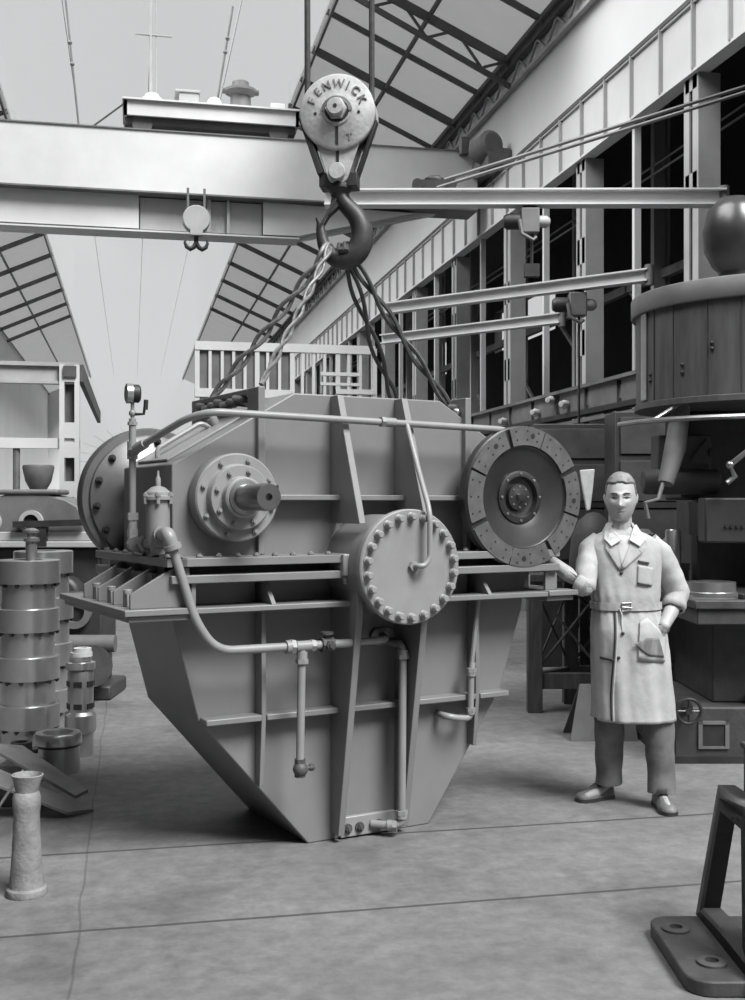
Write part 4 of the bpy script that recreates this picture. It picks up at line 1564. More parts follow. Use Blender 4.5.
# dark cabinets and gallery rails along the right wall
for x, y, w, h_, lab in ((4.55, 9.55, 0.60, 2.42, 'tall dark sheet steel cabinet behind the man, nearest to the mill'), (4.25, 10.6, 0.75, 2.38, 'tall dark sheet steel cabinet right of the coupling disc, farther from the mill'),
                        (cw(2.94, 9.2).x, cw(2.94, 9.2).y, 0.80, 2.35, 'wide dark sheet steel cabinet directly behind the turning mill\'s sleeve')):  # added box, covers a lit column so this gap stays dark
    t = thing('machine_cabinet', lab, 'cabinet', (x, y, 0), -YAW, 'dark cabinets along the right wall')
    b = MB()
    b.box(-w / 2, w / 2, -0.2, 0.25, 0, h_)
    b.build('cabinet_body', DARKP, t, bevel=0.01)
    for z0, z1 in ((1.05, 1.55), (1.62, 1.98), (2.04, h_ - 0.05)):
        b = MB()
        b.box(-w / 2 + 0.05, w / 2 - 0.05, -0.215, -0.2, z0, z1)
        b.build('panel', mat('dull_panel_paint', 0.045, 0.6, var=0.4, scale=5), t, bevel=0.004)
    b = MB()
    b.box(-w / 2 - 0.03, w / 2 + 0.03, -0.225, -0.2, 1.56, 1.61)
    b.build('cabinet_band', BLACKIRON, t)
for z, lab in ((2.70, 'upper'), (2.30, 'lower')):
    t = thing('gallery_rail', '%s grey slotted gallery rail with white lit spots along the right columns' % lab, 'rail', (5.2, 10.6, z))
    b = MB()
    for k in range(10):
        b.box(-0.03, 0.03, 0.9 * k, 0.9 * k + 0.78, 0, 0.25)
    b.box(0.0, 0.05, 0, 9.2, 0.05, 0.20)
    b.box(-0.08, 0.08, 0, 9.2, 0.25, 0.29)
    b.build('slotted_beam', MIDP, t, smooth=0)
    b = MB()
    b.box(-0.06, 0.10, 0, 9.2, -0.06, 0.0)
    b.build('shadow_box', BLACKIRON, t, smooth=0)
    for k, (y, zz) in enumerate(((2.3, 0.1), (2.75, 0.19), (3.3, 0.08), (4.6, 0.06))):
        b = MB()
        b.lathe([(0, 0), (0.05, 0), (0.055, 0.06), (0.035, 0.09), (0.035, 0.13), (0, 0.14)], (-0.05, y, zz), (-0.8, -0.6, 0.0), 12)
        b.build('lit_spot_knob', SHIRT, t)  # white knobs stand for lit spots on the rail
b = MB()
for k in range(6):
    y = 10.9 + 2.85 * k
    b.box(5.1, 5.45, y, y + 0.06, 2.2, 2.34)
    b.bar((5.15, y + 0.03, 2.2), (5.45, y + 0.03, 1.7), 0.05, 0.05)
tag(b.build('gallery_bracket', ROOFD, smooth=0), 'dark brackets carrying the gallery rails on the columns', 'brackets', kind='structure')

# timber trestle bench behind the man
tb = thing('timber_trestle', 'dark heavy timber trestle with iron cross braces between the gearbox and the man', 'trestle', cw(1.60, 8.9, 0), -YAW)
TW, TDp = 0.62, 0.75
legs = [(-0.36, -0.26), (0.0, 0.40), (0.62, 0.40), (0.42, -0.10)]
for x, y in ((-0.36, -0.25), (-0.02, 0.14), (0.50, 0.14), (0.16, -0.25)):
    b = MB()
    b.box(x - 0.055, x + 0.055, y - 0.055, y + 0.055, 0, 1.0)
    b.build('leg', WOODD, tb, bevel=0.006)
for a, c in (((-0.36, -0.25), (-0.02, 0.14)), ((0.16, -0.25), (0.50, 0.14)), ((-0.36, -0.25), (0.16, -0.25)), ((-0.02, 0.14), (0.50, 0.14))):
    b = MB()
    b.bar((a[0], a[1], 0.24), (c[0], c[1], 0.24), 0.06, 0.12)
    b.build('lower_rail', WOODD, tb, bevel=0.004)
    b = MB()
    b.cyl((a[0], a[1], 0.30), (c[0], c[1], 0.95), 0.011, n=6)
    b.cyl((c[0], c[1], 0.30), (a[0], a[1], 0.95), 0.011, n=6)
    b.build('cross_brace', IRON, tb)
b = MB()
b.xy([(-0.48, -0.34), (0.26, -0.34), (0.62, 0.24), (-0.10, 0.24)], 1.0, 1.06)
b.build('bench_top', WOODD, tb, bevel=0.006)
# rack of bars farther back
rk = thing('bar_rack', 'low dark rack with pale bar ends just left of the man\'s coat', 'rack', cw(2.05, 9.25, 0), -YAW)
for x in (-0.32, 0.30):
    for y in (0.0, 0.44):
        b = MB()
        b.box(x - 0.04, x + 0.04, y - 0.04, y + 0.04, 0, 1.0)
        b.build('rack_post', DARKP, rk, bevel=0.004)
for z in (0.30, 0.62, 0.90):
    b = MB()
    b.box(-0.42, 0.42, -0.03, 0.02, z, z + 0.04)
    b.build('rack_bar', MIDP, rk, bevel=0.004)
    b = MB()
    b.box(-0.40, 0.40, 0.02, 0.46, z - 0.04, z)
    b.build('rack_shelf', BLACKIRON, rk)
# folded sheet standing like a tent behind the man's legs
b = MB()
for y0, y1, xa, xb in ((-0.14, 0.0, 0.0, 0.09), (0.14, 0.0, 0.0, 0.09)):
    p = [V((xa, y0, 0.0)), V((0.46, y0, 0.0)), V((0.42, y1, 0.36)), V((xb, y1, 0.36))]
    b.hexa(p, [q + V((0, 0.008, 0.004)) for q in p])
o = b.build('folded_sheet', mat('dull_folded_sheet', 0.10, 0.6, var=0.3, scale=5), loc=cw(1.325, 7.72, 0.0), rz=-YAW, bevel=0.002)
tag(o, 'grey folded steel sheet standing like a tent behind the man\'s legs', 'metal sheet')
# domed casting on the trestle and a white cloth
b = MB()
b.lathe([(0.17, 0.0), (0.19, 0.02), (0.19, 0.10), (0.17, 0.28), (0.12, 0.40), (0.05, 0.46), (0.0, 0.47)], (0, 0, 0), (0, 0, 1), 24)
o = b.build('domed_casting', CASTIRON, loc=cw(1.73, 8.85, 1.06))
tag(o, 'rounded grey casting on the trestle just left of the man\'s head', 'casting')
b = MB()
pr = [(-0.06, 0.63), (0.075, 0.64), (0.06, 0.48), (0.035, 0.27), (0.0, 0.26), (-0.035, 0.46)]
b.xz(pr, -0.01, 0.02)
o = b.build('hanging_rag', COATM, loc=cw(1.93, 10.2, 1.27), rz=-YAW, bevel=0.008)
tag(o, 'white rag hanging just right of the coupling disc', 'rag')
# pale round castings on a bench behind the man's shoulder
t = thing('dark_work_bench', 'dark low bench in the shade behind the man carrying pale castings', 'bench', cw(2.0, 8.25, 0), -YAW)
b = MB()
b.box(-0.30, 0.26, -0.2, 0.2, 1.12, 1.17)
b.build('bench_top', BLACKIRON, t)
for x in (-0.26, 0.22):
    b = MB()
    b.box(x - 0.04, x + 0.04, -0.18, 0.18, 0, 1.12)
    b.build('leg', BLACKIRON, t)
for x, r, hh, lab in ((-0.22, 0.075, 0.34, 'tall pale stepped casting right of the man\'s head'), (-0.03, 0.11, 0.24, 'pale rounded casting behind the man\'s shoulder'), (0.165, 0.07, 0.18, 'small pale round casting nearest the steel sleeve')):
    b = MB()
    b.lathe([(r, 0), (r, hh * 0.55), (r * 0.8, hh * 0.6), (r * 0.75, hh * 0.85), (r * 0.4, hh), (0, hh)], (0, 0, 0), (0, 0, 1), 20)
    o = b.build('pale_casting', PALEIRON, loc=cw(2.0 + x, 8.25, 1.17))
    tag(o, lab, 'casting', 'pale castings on the dark bench')

# foreground bracket casting
fb = thing('cast_iron_bracket', 'black cast iron pedestal bracket with bolt holes on the floor at the lower right', 'bracket', cw(1.01, 3.62, 0), -YAW)
b = MB()
pts = []
for (cx_, cy_, a0_) in ((0.72, 0.10, -90), (0.72, 0.52, 0), (0.09, 0.52, 90), (0.09, 0.09, 180)):
    for k in range(5):
        a = rad(a0_ + 22.5 * k)
        pts.append((cx_ + 0.08 * math.cos(a), cy_ + 0.08 * math.sin(a)))
b.xy(pts, 0.0, 0.052)
base = b.build('base_plate', CASTIRON, fb, bevel=0.006)
for x, y in ((0.085, 0.46), (0.125, 0.16)):
    b = MB()
    b.lathe([(0.0, 0.0), (0.050, 0.0), (0.050, 0.010), (0.040, 0.014), (0.024, 0.014), (0.024, 0.002), (0.0, 0.002)], (x, y, 0.050), (0, 0, 1), 24)
    b.build('bolt_boss', IRON, base)
    b = MB()
    b.cyl((x, y, 0.050), (x, y, 0.055), 0.023, n=20)
    b.build('bolt_hole', DARKD, base)
# leaning frame with a tall opening, seen almost edge on
def fr(y, z, o=0.0):
    return V((0.195 + 0.085 * z / 0.54 + o, y, z))


out = [(0.62, 0.05), (0.60, 0.54), (0.25, 0.55), (-0.02, 0.05)]
inn = [(0.545, 0.10), (0.535, 0.46), (0.30, 0.46), (0.12, 0.12)]
b = MB()
for i in range(4):
    j = (i + 1) % 4
    q = [fr(*out[i]), fr(*out[j]), fr(*inn[j]), fr(*inn[i])]
    b.hexa(q, [p + V((0.062, 0, 0)) for p in q])
bmesh.ops.remove_doubles(b.bm, verts=b.bm.verts, dist=0.0005)
b.build('upright_frame', CASTIRON, fb)
b = MB()
b.xz([(0.26, 0.05), (0.60, 0.05), (0.60, 0.46), (0.32, 0.46)], 0.10, 0.14)
b.build('web_rib', BLACKIRON, fb, bevel=0.004)
b = MB()
b.lathe([(0, 0.052), (0.042, 0.052), (0.044, 0.09), (0.032, 0.10), (0.030, 0.44), (0.036, 0.445), (0.036, 0.455), (0, 0.455)], (0.262, 0.10, 0), (0, 0, 1), 20)
b.build('guide_pillar', STEEL, fb)
b = MB()
b.box(0.355, 0.47, 0.30, 0.54, 0.47, 0.69)
b.box(0.345, 0.47, 0.29, 0.55, 0.69, 0.715)
b.build('bearing_block', CASTIRON, fb, bevel=0.006)
# ================================================================ LEFT SIDE
# stacks of flanged rings
def rings(x, d, r, n, hgt, names, group, z0=0.0):
    first = None
    for k in range(n):
        z = z0 + k * hgt
        if first is None:
            t = thing('flanged_ring', names[k], 'ring', cw(x, d, z), 0, group)
            b = MB()
            hh = hgt
            b.lathe([(r * 0.45, 0.0), (r * 0.86, 0.0), (r * 0.86, hh * 0.50), (r, hh * 0.52), (r, hh * 0.985), (r * 0.97, hh), (r * 0.45, hh), (r * 0.45, 0.0)], (0, 0, 0), (0, 0, 1), 48)
            b.build('ring_body', RINGSTEEL, t)
            n0 = None
            for q in range(12):
                a = 2 * math.pi * (q + 0.4) / 12
                if n0 is None:
                    b = MB()
                    b.hexnut((0, 0, 0), (0, 0, -1), 0.014, 0.02)
                    n0 = o = b.build('flange_nut', DARKSTEEL, t)
                else:
                    o = put(n0, t)
                o.location = (r * 0.925 * math.cos(a), r * 0.925 * math.sin(a), hh * 0.515)
            first = t
        else:
            dup(first, cw(x + R.uniform(-0.006, 0.006), d, z), k * 0.7, names[k])


rings(-2.225, 7.30, 0.20, 4, 0.308, ['flanged steel ring at the floor, lowest of the front left stack', 'flanged steel ring second from the floor in the front left stack',
                                     'flanged steel ring third from the floor in the front left stack', 'flanged steel ring on top of the front left stack, under the eye bolt'], 'flanged rings of the front stack')
rings(-2.285, 7.85, 0.20, 4, 0.317, ['flanged steel ring at the floor in the stack behind the front left stack', 'second flanged ring from the floor in the stack behind the front left stack',
                                    'third flanged ring from the floor in the stack behind the front left stack', 'topmost flanged ring of the stack behind the front left stack'], 'flanged rings of the rear stack')
b = MB()
b.lathe([(0.0, 0.0), (0.036, 0.0), (0.036, 0.115), (0.05, 0.12), (0.05, 0.14), (0.03, 0.145), (0.03, 0.17), (0.048, 0.175), (0.048, 0.19), (0.02, 0.205), (0, 0.205)], (0, 0, 0), (0, 0, 1), 20)
o = b.build('threaded_plug', STEEL, loc=cw(-2.225 + 0.03, 7.27, 1.232))
tag(o, 'short bright threaded plug standing on top of the front left ring stack', 'plug')

# slotted rotor, with a small stack of washers on top
sr = thing('slotted_rotor', 'grey slotted rotor casting standing behind the stacks of rings', 'rotor', cw(-1.85, 7.16, 0))
b = MB()
b.lathe([(0.0, 0.0), (0.075, 0.0), (0.08, 0.04), (0.08, 0.14), (0.098, 0.16), (0.098, 0.26), (0.08, 0.28), (0.08, 0.53), (0.075, 0.54), (0.092, 0.55), (0.092, 0.59), (0.06, 0.60), (0.0, 0.60)], (0, 0, 0), (0, 0, 1), 36)
rb = b.build('rotor_body', RINGSTEEL, sr)
b = MB()
for k in range(6):
    a = 2 * math.pi * k / 6 - 1.75
    for z in (0.30, 0.44):
        c_, s_ = math.cos(a), math.sin(a)
        t_ = V((-s_, c_, 0)) * 0.026
        p = V((c_ * 0.0745, s_ * 0.0745, z))
        o_ = V((c_, s_, 0)) * 0.008
        b.hexa([p - t_, p + t_, p + t_ + V((0, 0, 0.035)), p - t_ + V((0, 0, 0.035))], [q + o_ for q in (p - t_, p + t_, p + t_ + V((0, 0, 0.035)), p - t_ + V((0, 0, 0.035)))])
b.build('slot', DARKD, sr)
for k in range(3):
    b = MB()
    b.lathe([(0.03, 0), (0.068 - 0.012 * (k == 2), 0), (0.068 - 0.012 * (k == 2), 0.026), (0.03, 0.026), (0.03, 0)], (0, 0, 0), (0, 0, 1), 24)
    o = b.build('thick_washer', SHIRT if k else RINGSTEEL, loc=cw(-1.85 + 0.006 * k, 7.16, 0.60 + 0.027 * k))
    tag(o, ['lowest thick steel washer, lying directly on the slotted rotor', 'middle pale washer of the three on the slotted rotor', 'topmost, smallest pale washer on the slotted rotor'][k], 'washer', 'washers on the slotted rotor')

# ring collar standing on the floor
rc = thing('steel_collar', 'bright hollow steel collar standing on the floor in front of the ring stack', 'collar', cw(-1.87, 6.72, 0))
b = MB()
b.lathe([(0.095, 0.012), (0.128, 0.0), (0.128, 0.165), (0.137, 0.17), (0.137, 0.225), (0.130, 0.235), (0.088, 0.235), (0.084, 0.225), (0.084, 0.02), (0.0, 0.02)], (0, 0, 0), (0, 0, 1), 44)
b.build('collar_body', RINGSTEEL, rc)
b = MB()
b.lathe([(0.1285, 0.155), (0.1315, 0.155), (0.1315, 0.164), (0.1285, 0.164)], (0, 0, 0), (0, 0, 1), 44, 0, 6.28)
b.build('collar_groove', DARKSTEEL, rc)
b = MB()
b.lathe([(0.036, 0.0), (0.06, 0.0), (0.06, 0.11), (0.036, 0.11), (0.036, 0.0)], (0, 0, 0), (0, 0, 1), 24)
b.cyl((0.06, 0, 0.06), (0.09, 0, 0.06), 0.02, n=10)
o = b.build('pipe_bush', DARKSTEEL, loc=cw(-1.995, 6.42, 0.13))
tag(o, 'small dark ring bush between the bent sheets and the bright collar', 'bush')
b = MB()
b.box(-0.10, 0.10, -0.1, 0.12, 0.0, 0.13)
o = b.build('packing_block', WOODD, loc=cw(-1.995, 6.42, 0), rz=-YAW, bevel=0.006)
tag(o, 'dark packing block under the small ring bush', 'block')

# bent scrap sheets
def sheet(label, pts, m, th=0.008):
    b = MB()
    top = [V(p) for p in pts]
    b.hexa(top, [p + V((0, 0, th)) for p in top])
    o = b.build('bent_sheet', m, bevel=0.002)
    return tag(o, label, 'metal sheet', 'bent sheets at the lower left')


sheet('upper bent steel sheet tilted over the floor beside the conical casting', [cw(-2.04, 5.90, 0.33), cw(-1.92, 6.20, 0.25), cw(-1.51, 6.00, 0.058), cw(-1.54, 5.86, 0.06)], SHEETM, 0.018)
sheet('lower bent steel sheet reaching to the floor right of the conical casting', [cw(-2.0, 5.60, 0.24), cw(-1.95, 5.80, 0.23), cw(-1.44, 5.84, 0.0), cw(-1.54, 5.70, 0.02)], SHEETM, 0.016)
b = MB()
b.xz([(-0.20, 0), (0.16, 0), (0.02, 0.08), (-0.20, 0.13)], -0.08, 0.10)
o = b.build('wedge_block', BLACKIRON, loc=cw(-1.83, 6.0, 0.0), rz=-YAW, bevel=0.004)
tag(o, 'black wedge block under the bent sheets at the lower left', 'block')
b = MB()
b.bar((0, 0, 0.0), (0.22, 0.02, 0.34), 0.03, 0.012)
o = b.build('flat_strip', SHEETM, loc=cw(-1.86, 5.28, 0.0), rz=-YAW, bevel=0.002)
tag(o, 'thin flat steel strip leaning against the bent sheets', 'strip')

# conical casting
cc = thing('conical_casting', 'dusty tall conical casting with cup shaped top standing at the lower left', 'casting', cw(-1.408, 4.60, 0))
b = MB()
b.lathe([(0.0, 0.0), (0.080, 0.0), (0.083, 0.012), (0.080, 0.028), (0.070, 0.036), (0.062, 0.12), (0.055, 0.24), (0.052, 0.33), (0.056, 0.36), (0.057, 0.395), (0.050, 0.415), (0.046, 0.42), (0.0, 0.42)], (0, 0, 0), (0, 0, 1), 32)
b.build('cone_body', PALEIRON, cc)
b = MB()
b.lathe([(0.040, 0.415), (0.046, 0.44), (0.055, 0.475), (0.064, 0.50), (0.058, 0.502), (0.042, 0.46), (0.0, 0.45)], (-0.012, 0, -0.012), (0.03, 0, 1), 28)
b.build('cup_top', PALEIRON, cc)

# lathe behind the ring stacks
lt = thing('engine_lathe', 'blurred grey engine lathe with rounded headstock behind the ring stacks', 'lathe', cw(-3.35, 11.0, 0), -YAW)
b = MB()
pr = [(-0.55, 1.32)]
for k in range(9):
    a = rad(180 - 22.5 * k)
    pr.append((0.05 + 0.50 * math.cos(a) * 1.05, 1.50 + 0.20 * math.sin(a)))
pr.append((0.60, 1.32))
b.xz(pr, -0.22, 0.35)
b.box(-0.5, 0.35, -0.24, 0.2, 1.685, 1.735)
hd = b.build('headstock', MIDP, lt, bevel=0.02)
for x in (-0.30, 0.10):
    b = MB()
    b.lathe([(0.075, -0.2), (0.115, -0.2), (0.115, -0.26), (0.075, -0.26), (0.075, -0.2)], (x, 0, 1.42), (0, 1, 0), 24)
    b.build('bearing_ring', COLP, hd)
    b = MB()
    b.cyl((x, -0.222, 1.42), (x, -0.226, 1.42), 0.076, n=20)
    b.build('bearing_bore', DARKD, hd)
b = MB()
b.box(-1.0, 0.95, -0.25, 0.25, 1.24, 1.33)
b.box(-1.0, 0.95, -0.28, 0.28, 1.18, 1.24)
b.build('lathe_bed', COLP, lt, bevel=0.01)
b = MB()
b.bar((-0.05, -0.3, 1.40), (0.62, -0.3, 1.42), 0.06, 0.06)
b.box(0.18, 0.26, -0.32, -0.2, 1.2, 1.4)
b.build('tool_carriage', BLACKIRON, lt)
b = MB()
b.box(-0.9, 0.75, -0.18, 0.2, 0.0, 1.18)
b.lathe([(0, 0), (0.16, 0), (0.18, 0.08), (0.16, 0.3), (0, 0.3)], (0.45, -0.48, 0.75), (0, 1, 0), 20)
b.build('lathe_base', DARKP, lt, bevel=0.03)
# grey gearcase and roller on the floor, half hidden by the gearbox foot
gc_ = thing('floor_winch', 'small grey winch casting with round bore on the floor beneath the gearbox foot', 'winch', cw(-2.42, 9.4, 0), -YAW)
b = MB()
b.box(-0.25, 0.22, -0.2, 0.3, 0.35, 0.85)
b.box(-0.3, 0.3, -0.25, 0.35, 0.0, 0.12)
b.box(-0.2, 0.2, -0.15, 0.25, 0.12, 0.35)
b.build('winch_frame', DARKP, gc_, bevel=0.02)
b = MB()
b.lathe([(0.085, -0.2), (0.14, -0.2), (0.14, -0.25), (0.085, -0.25), (0.085, -0.2)], (0.0, 0, 0.72), (0, 1, 0), 24)
b.build('bore_ring', MIDP, gc_)
b = MB()
b.lathe([(0, -0.42), (0.07, -0.42), (0.07, 0.30), (0, 0.30)], (0.05, -0.3, 0.47), (1, 0, 0), 20)
b.build('roller', MIDP, gc_)
b = MB()
b.lathe([(0, 0), (0.16, 0), (0.17, 0.03), (0.17, 0.06), (0, 0.06)], (0.16, -0.34, 0.3), (0.3, -1, 0), 24)
b.build('brake_wheel', CASTIRON, gc_)
# machines farther back on the left
for x, y, w, h_, lab in ((-3.0, 15.0, 1.1, 1.5, 'grey blurred machine tool between the lathe and the portal frame'), (-0.2, 30, 1.6, 1.6, 'pale distant machine at the far end of the shop'), (-3.6, 20.0, 1.4, 2.0, 'grey distant press behind the portal frame')):
    t = thing('distant_machine', lab, 'machine', (x, y, 0))
    b = MB()
    b.box(-w / 2, w / 2, -0.4, 0.4, 0, h_ * 0.55)
    b.box(-w / 2, -w / 6, -0.35, 0.35, h_ * 0.55, h_)
    b.lathe([(0, 0), (0.2, 0), (0.2, 0.5), (0, 0.5)], (w / 4, 0, h_ * 0.7), (0, 1, 0), 18)
    b.build('machine_body', MIDP, t, bevel=0.04)
    b = MB()
    b.lathe([(0.12, -0.42), (0.2, -0.42), (0.2, -0.47), (0.12, -0.47), (0.12, -0.42)], (-w / 3, 0, h_ * 0.75), (0, 1, 0), 18)
    b.build('handwheel', WHITEP, t)
# ================================================================ THE MAN
MORG = cw(1.352, 5.95, 0)
MM = M.Translation(MORG) @ M.Rotation(-YAW, 4, 'Z')
MI = MM.inverted()
man = thing('person', 'man in pale belted work coat, one hand on the gearbox, one in his pocket', 'person', MORG, -YAW)

bb = MB()


def limb(pts, rs, n=14, flat=1.0):
    bb.tube(pts, rs, n, flat=flat)
    for p, r in zip(pts, rs):
        bb.ball(p, r * 0.995, n=12)


HC = V((-0.050, -0.025, 1.622))
HR = M.Rotation(rad(-14), 4, 'Z') @ M.Rotation(rad(3), 4, 'X')


def gs(d, s):
    return math.exp(-(d / s) ** 2)


def head_point(d, grow=0.0):
    x, y, z = d
    q_ = max(1e-4, 1 - z * z) ** 0.5
    n_ = 2.75 if z < 0 else 2.4
    kk = min(1.35, (max(0.0, 1 - abs(z) ** n_) ** (1 / n_)) / q_)
    x, y = x * kk, y * kk
    p = V((x * 0.0785, y * 0.098, z * 0.127))
    t = max(0.0, -z)
    p.x *= 1 - 0.24 * t ** 1.5
    if y > 0:
        p.y *= 1 + 0.06 * max(0, z)
        p.y -= 0.06 * t * t
    if y < 0:
        p.x *= 1 + 0.04 * gs(z + 0.15, 0.3)
        f = -y
        X, Z = p.x, p.z
        p.y += 0.010 * gs(X, 0.09) * gs(Z - 0.085, 0.05) * f           # sloping brow
        p.y -= 0.006 * gs(Z - 0.024, 0.010) * gs(abs(X) - 0.030, 0.028) * f
        p.y += 0.017 * gs(Z - 0.004, 0.013) * gs(abs(X) - 0.031, 0.018) * f
        k = min(1, max(0, (0.028 - Z) / 0.06))
        if -0.045 < Z < 0.03:
            p.y -= (0.008 + 0.018 * k) * gs(X, 0.0105 + 0.006 * k) * f
        p.y -= 0.008 * gs(Z + 0.032, 0.009) * gs(X, 0.013) * f
        p.y -= 0.003 * gs(Z + 0.063, 0.007) * gs(X, 0.022) * f
        p.y -= 0.003 * gs(Z + 0.077, 0.007) * gs(X, 0.019) * f
        p.y += 0.005 * gs(Z + 0.070, 0.003) * gs(X, 0.022) * f
        p.y -= 0.013 * gs(Z + 0.105, 0.020) * gs(X, 0.022) * f
        p.y -= 0.004 * gs(Z + 0.02, 0.022) * gs(abs(X) - 0.045, 0.02) * f
    if grow:
        p += V((x, y, z)).normalized() * grow
    return HC + (HR @ p)


def ball_dirs(nu, nv):
    for i in range(nv + 1):
        th = math.pi * i / nv
        yield [V((math.sin(th) * math.cos(2 * math.pi * j / nu), math.sin(th) * math.sin(2 * math.pi * j / nu), math.cos(th))) for j in range(nu)]


rows = [[bb.v(head_point(d)) for d in row] for row in ball_dirs(72, 60)]
for p, q in zip(rows, rows[1:]):
    for j in range(72):
        bb.face([p[j], q[j], q[(j + 1) % 72], p[(j + 1) % 72]])
bmesh.ops.remove_doubles(bb.bm, verts=bb.bm.verts, dist=0.00005)
for s in (-1, 1):
    c = HC + (HR @ V((s * 0.077, 0.012, -0.005)))
    bb.ball(c, 0.030, (0.35, 0.62, 1.08), 14)
    bb.ball(c + V((s * 0.006, 0.004, 0.008)), 0.020, (0.4, 0.8, 1.0), 10)
# neck, trunk
limb([(-0.046, 0.02, 1.36), (-0.047, 0.005, 1.45), (-0.049, -0.002, 1.54)], [0.072, 0.064, 0.060])
limb([(-0.03, 0.02, 1.34), (-0.02, 0.02, 1.18), (-0.01, 0.01, 1.05), (0.01, 0.01, 0.95)], [0.115, 0.115, 0.11, 0.115])
limb([(-0.19, 0.02, 1.355), (-0.03, 0.03, 1.38), (0.13, 0.02, 1.35)], [0.055, 0.065, 0.055])
# legs
limb([(-0.07, 0.01, 0.93), (-0.095, 0.07, 0.50), (-0.085, 0.15, 0.10)], [0.085, 0.055, 0.040])
limb([(0.10, 0.0, 0.93), (0.150, -0.03, 0.50), (0.163, -0.03, 0.10)], [0.085, 0.055, 0.040])
limb([(-0.085, 0.16, 0.07), (-0.15, 0.11, 0.045), (-0.21, 0.07, 0.035)], [0.030, 0.024, 0.018])
limb([(0.163, -0.02, 0.07), (0.165, -0.10, 0.045), (0.166, -0.16, 0.035)], [0.030, 0.024, 0.018])


def hand(wrist, d, up, side, curl):
    """palm, four unequal bent fingers and a thumb from the side of the palm; d points to the fingertips, up is the back of the hand"""
    d = V(d).normalized()
    up = (V(up) - d * V(up).dot(d)).normalized()
    sd = d.cross(up) * side
    w = V(wrist)
    limb([w - d * 0.02, w + d * 0.03, w + d * 0.075], [0.026, 0.034, 0.036], flat=0.5)
    for k, (L, off) in enumerate(((0.072, 0.031), (0.082, 0.0105), (0.076, -0.0105), (0.060, -0.031))):
        root = w + d * (0.078 - 0.004 * abs(k - 1)) + sd * off
        p = [w + d * 0.04 + sd * off * 0.8, root]
        a = 0.0
        for seg, c in zip((0.45, 0.32, 0.23), curl):
            a += c
            p.append(p[-1] + (d * math.cos(a) - up * math.sin(a) + sd * off * 1.2) * L * seg)
        limb(p, [0.010, 0.0094, 0.0088, 0.0082, 0.0068], 10)
    t0 = w + d * 0.018 + sd * 0.026
    p = [t0, t0 + (d * 0.6 + sd * 0.75 - up * 0.15).normalized() * 0.036, t0 + (d * 0.75 + sd * 0.6 - up * 0.3).normalized() * 0.065, t0 + (d * 0.88 + sd * 0.42 - up * 0.4).normalized() * 0.09]
    limb(p, [0.015, 0.0125, 0.0105, 0.008], 10)


# arm resting on the gearbox foot
tip = MI @ gw(1.318, 0.10, 1.392)
elb = V((-0.248, -0.10, 1.155))
dr = (tip - elb).normalized()
wr = elb + dr * ((tip - elb).length - 0.145)
limb([(-0.195, 0.02, 1.36), elb, elb.lerp(wr, 0.45), wr], [0.052, 0.042, 0.040, 0.028])
hand(wr, dr, (0.1, -0.35, 1), -1, (0.12, 0.25, 0.2))
# arm with its hand in the pocket
el2, wr2 = V((0.262, 0.035, 1.09)), V((0.150, -0.102, 0.945))
limb([(0.145, 0.02, 1.345), el2, el2.lerp(wr2, 0.45), wr2], [0.052, 0.042, 0.040, 0.029])
hand(wr2, (-0.42, 0.42, -0.80), (0.3, -1, 0.0), 1, (0.2, 0.35, 0.3))
body = bb.build('body', SKIN, man)
rm = body.modifiers.new('one_surface', 'REMESH')
rm.mode = 'VOXEL'
rm.voxel_size = 0.0038
rm.use_smooth_shade = True
sm_ = body.modifiers.new('soften', 'SMOOTH')
sm_.factor = 0.5
sm_.iterations = 3

# hair, brows, eyes
b = MB()
NU, NV = 64, 48
dirs = list(ball_dirs(NU, NV))
grid = {}


def hair_in(d):
    x, y, z = d
    if y < -0.25:
        return z > 0.66 - 0.10 * abs(x)
    if y < 0.22:
        return z > 0.42 - 0.55 * (y + 0.25) + (0.0 if abs(x) < 0.8 else -0.25)
    return z > -0.42


for i in range(NV):
    for j in range(NU):
        k = (j + 1) % NU
        q = [dirs[i][j], dirs[i + 1][j], dirs[i + 1][k], dirs[i][k]]
        c = (q[0] + q[1] + q[2] + q[3]) / 4
        if not hair_in(c):
            continue
        vs = []
        for key, d in zip(((i, j), (i + 1, j), (i + 1, k), (i, k)), q):
            if key[0] == 0:
                key = (0, 0)
            if key not in grid:
                g_ = 0.003 + 0.008 * max(0, d.z) ** 2 + 0.003 * noise.noise(V((d.x * 3, d.y * 9, d.z * 9)))
                grid[key] = b.v(head_point(d, g_))
            if grid[key] not in vs:
                vs.append(grid[key])
        if len(vs) > 2:
            b.face(vs)
hair = b.build('hair', HAIR, man, smooth=80)
so = hair.modifiers.new('thick', 'SOLIDIFY')
so.thickness = 0.003
so.offset = -1


def face_pt(x, z, out=0.0):
    # search the direction whose face point has the wanted local x, z
    dx, dz = x / 0.0765, z / 0.127
    for _ in range(12):
        dy2 = max(0.02, 1 - dx * dx - dz * dz)
        d = V((dx, -math.sqrt(dy2), dz)).normalized()
        l = HR.inverted() @ (head_point(d) - HC)
        dx += (x - l.x) / 0.0765 * 0.8
        dz += (z - l.z) / 0.127 * 0.8
    return head_point(d) + (HR @ V((0, -out, 0)))


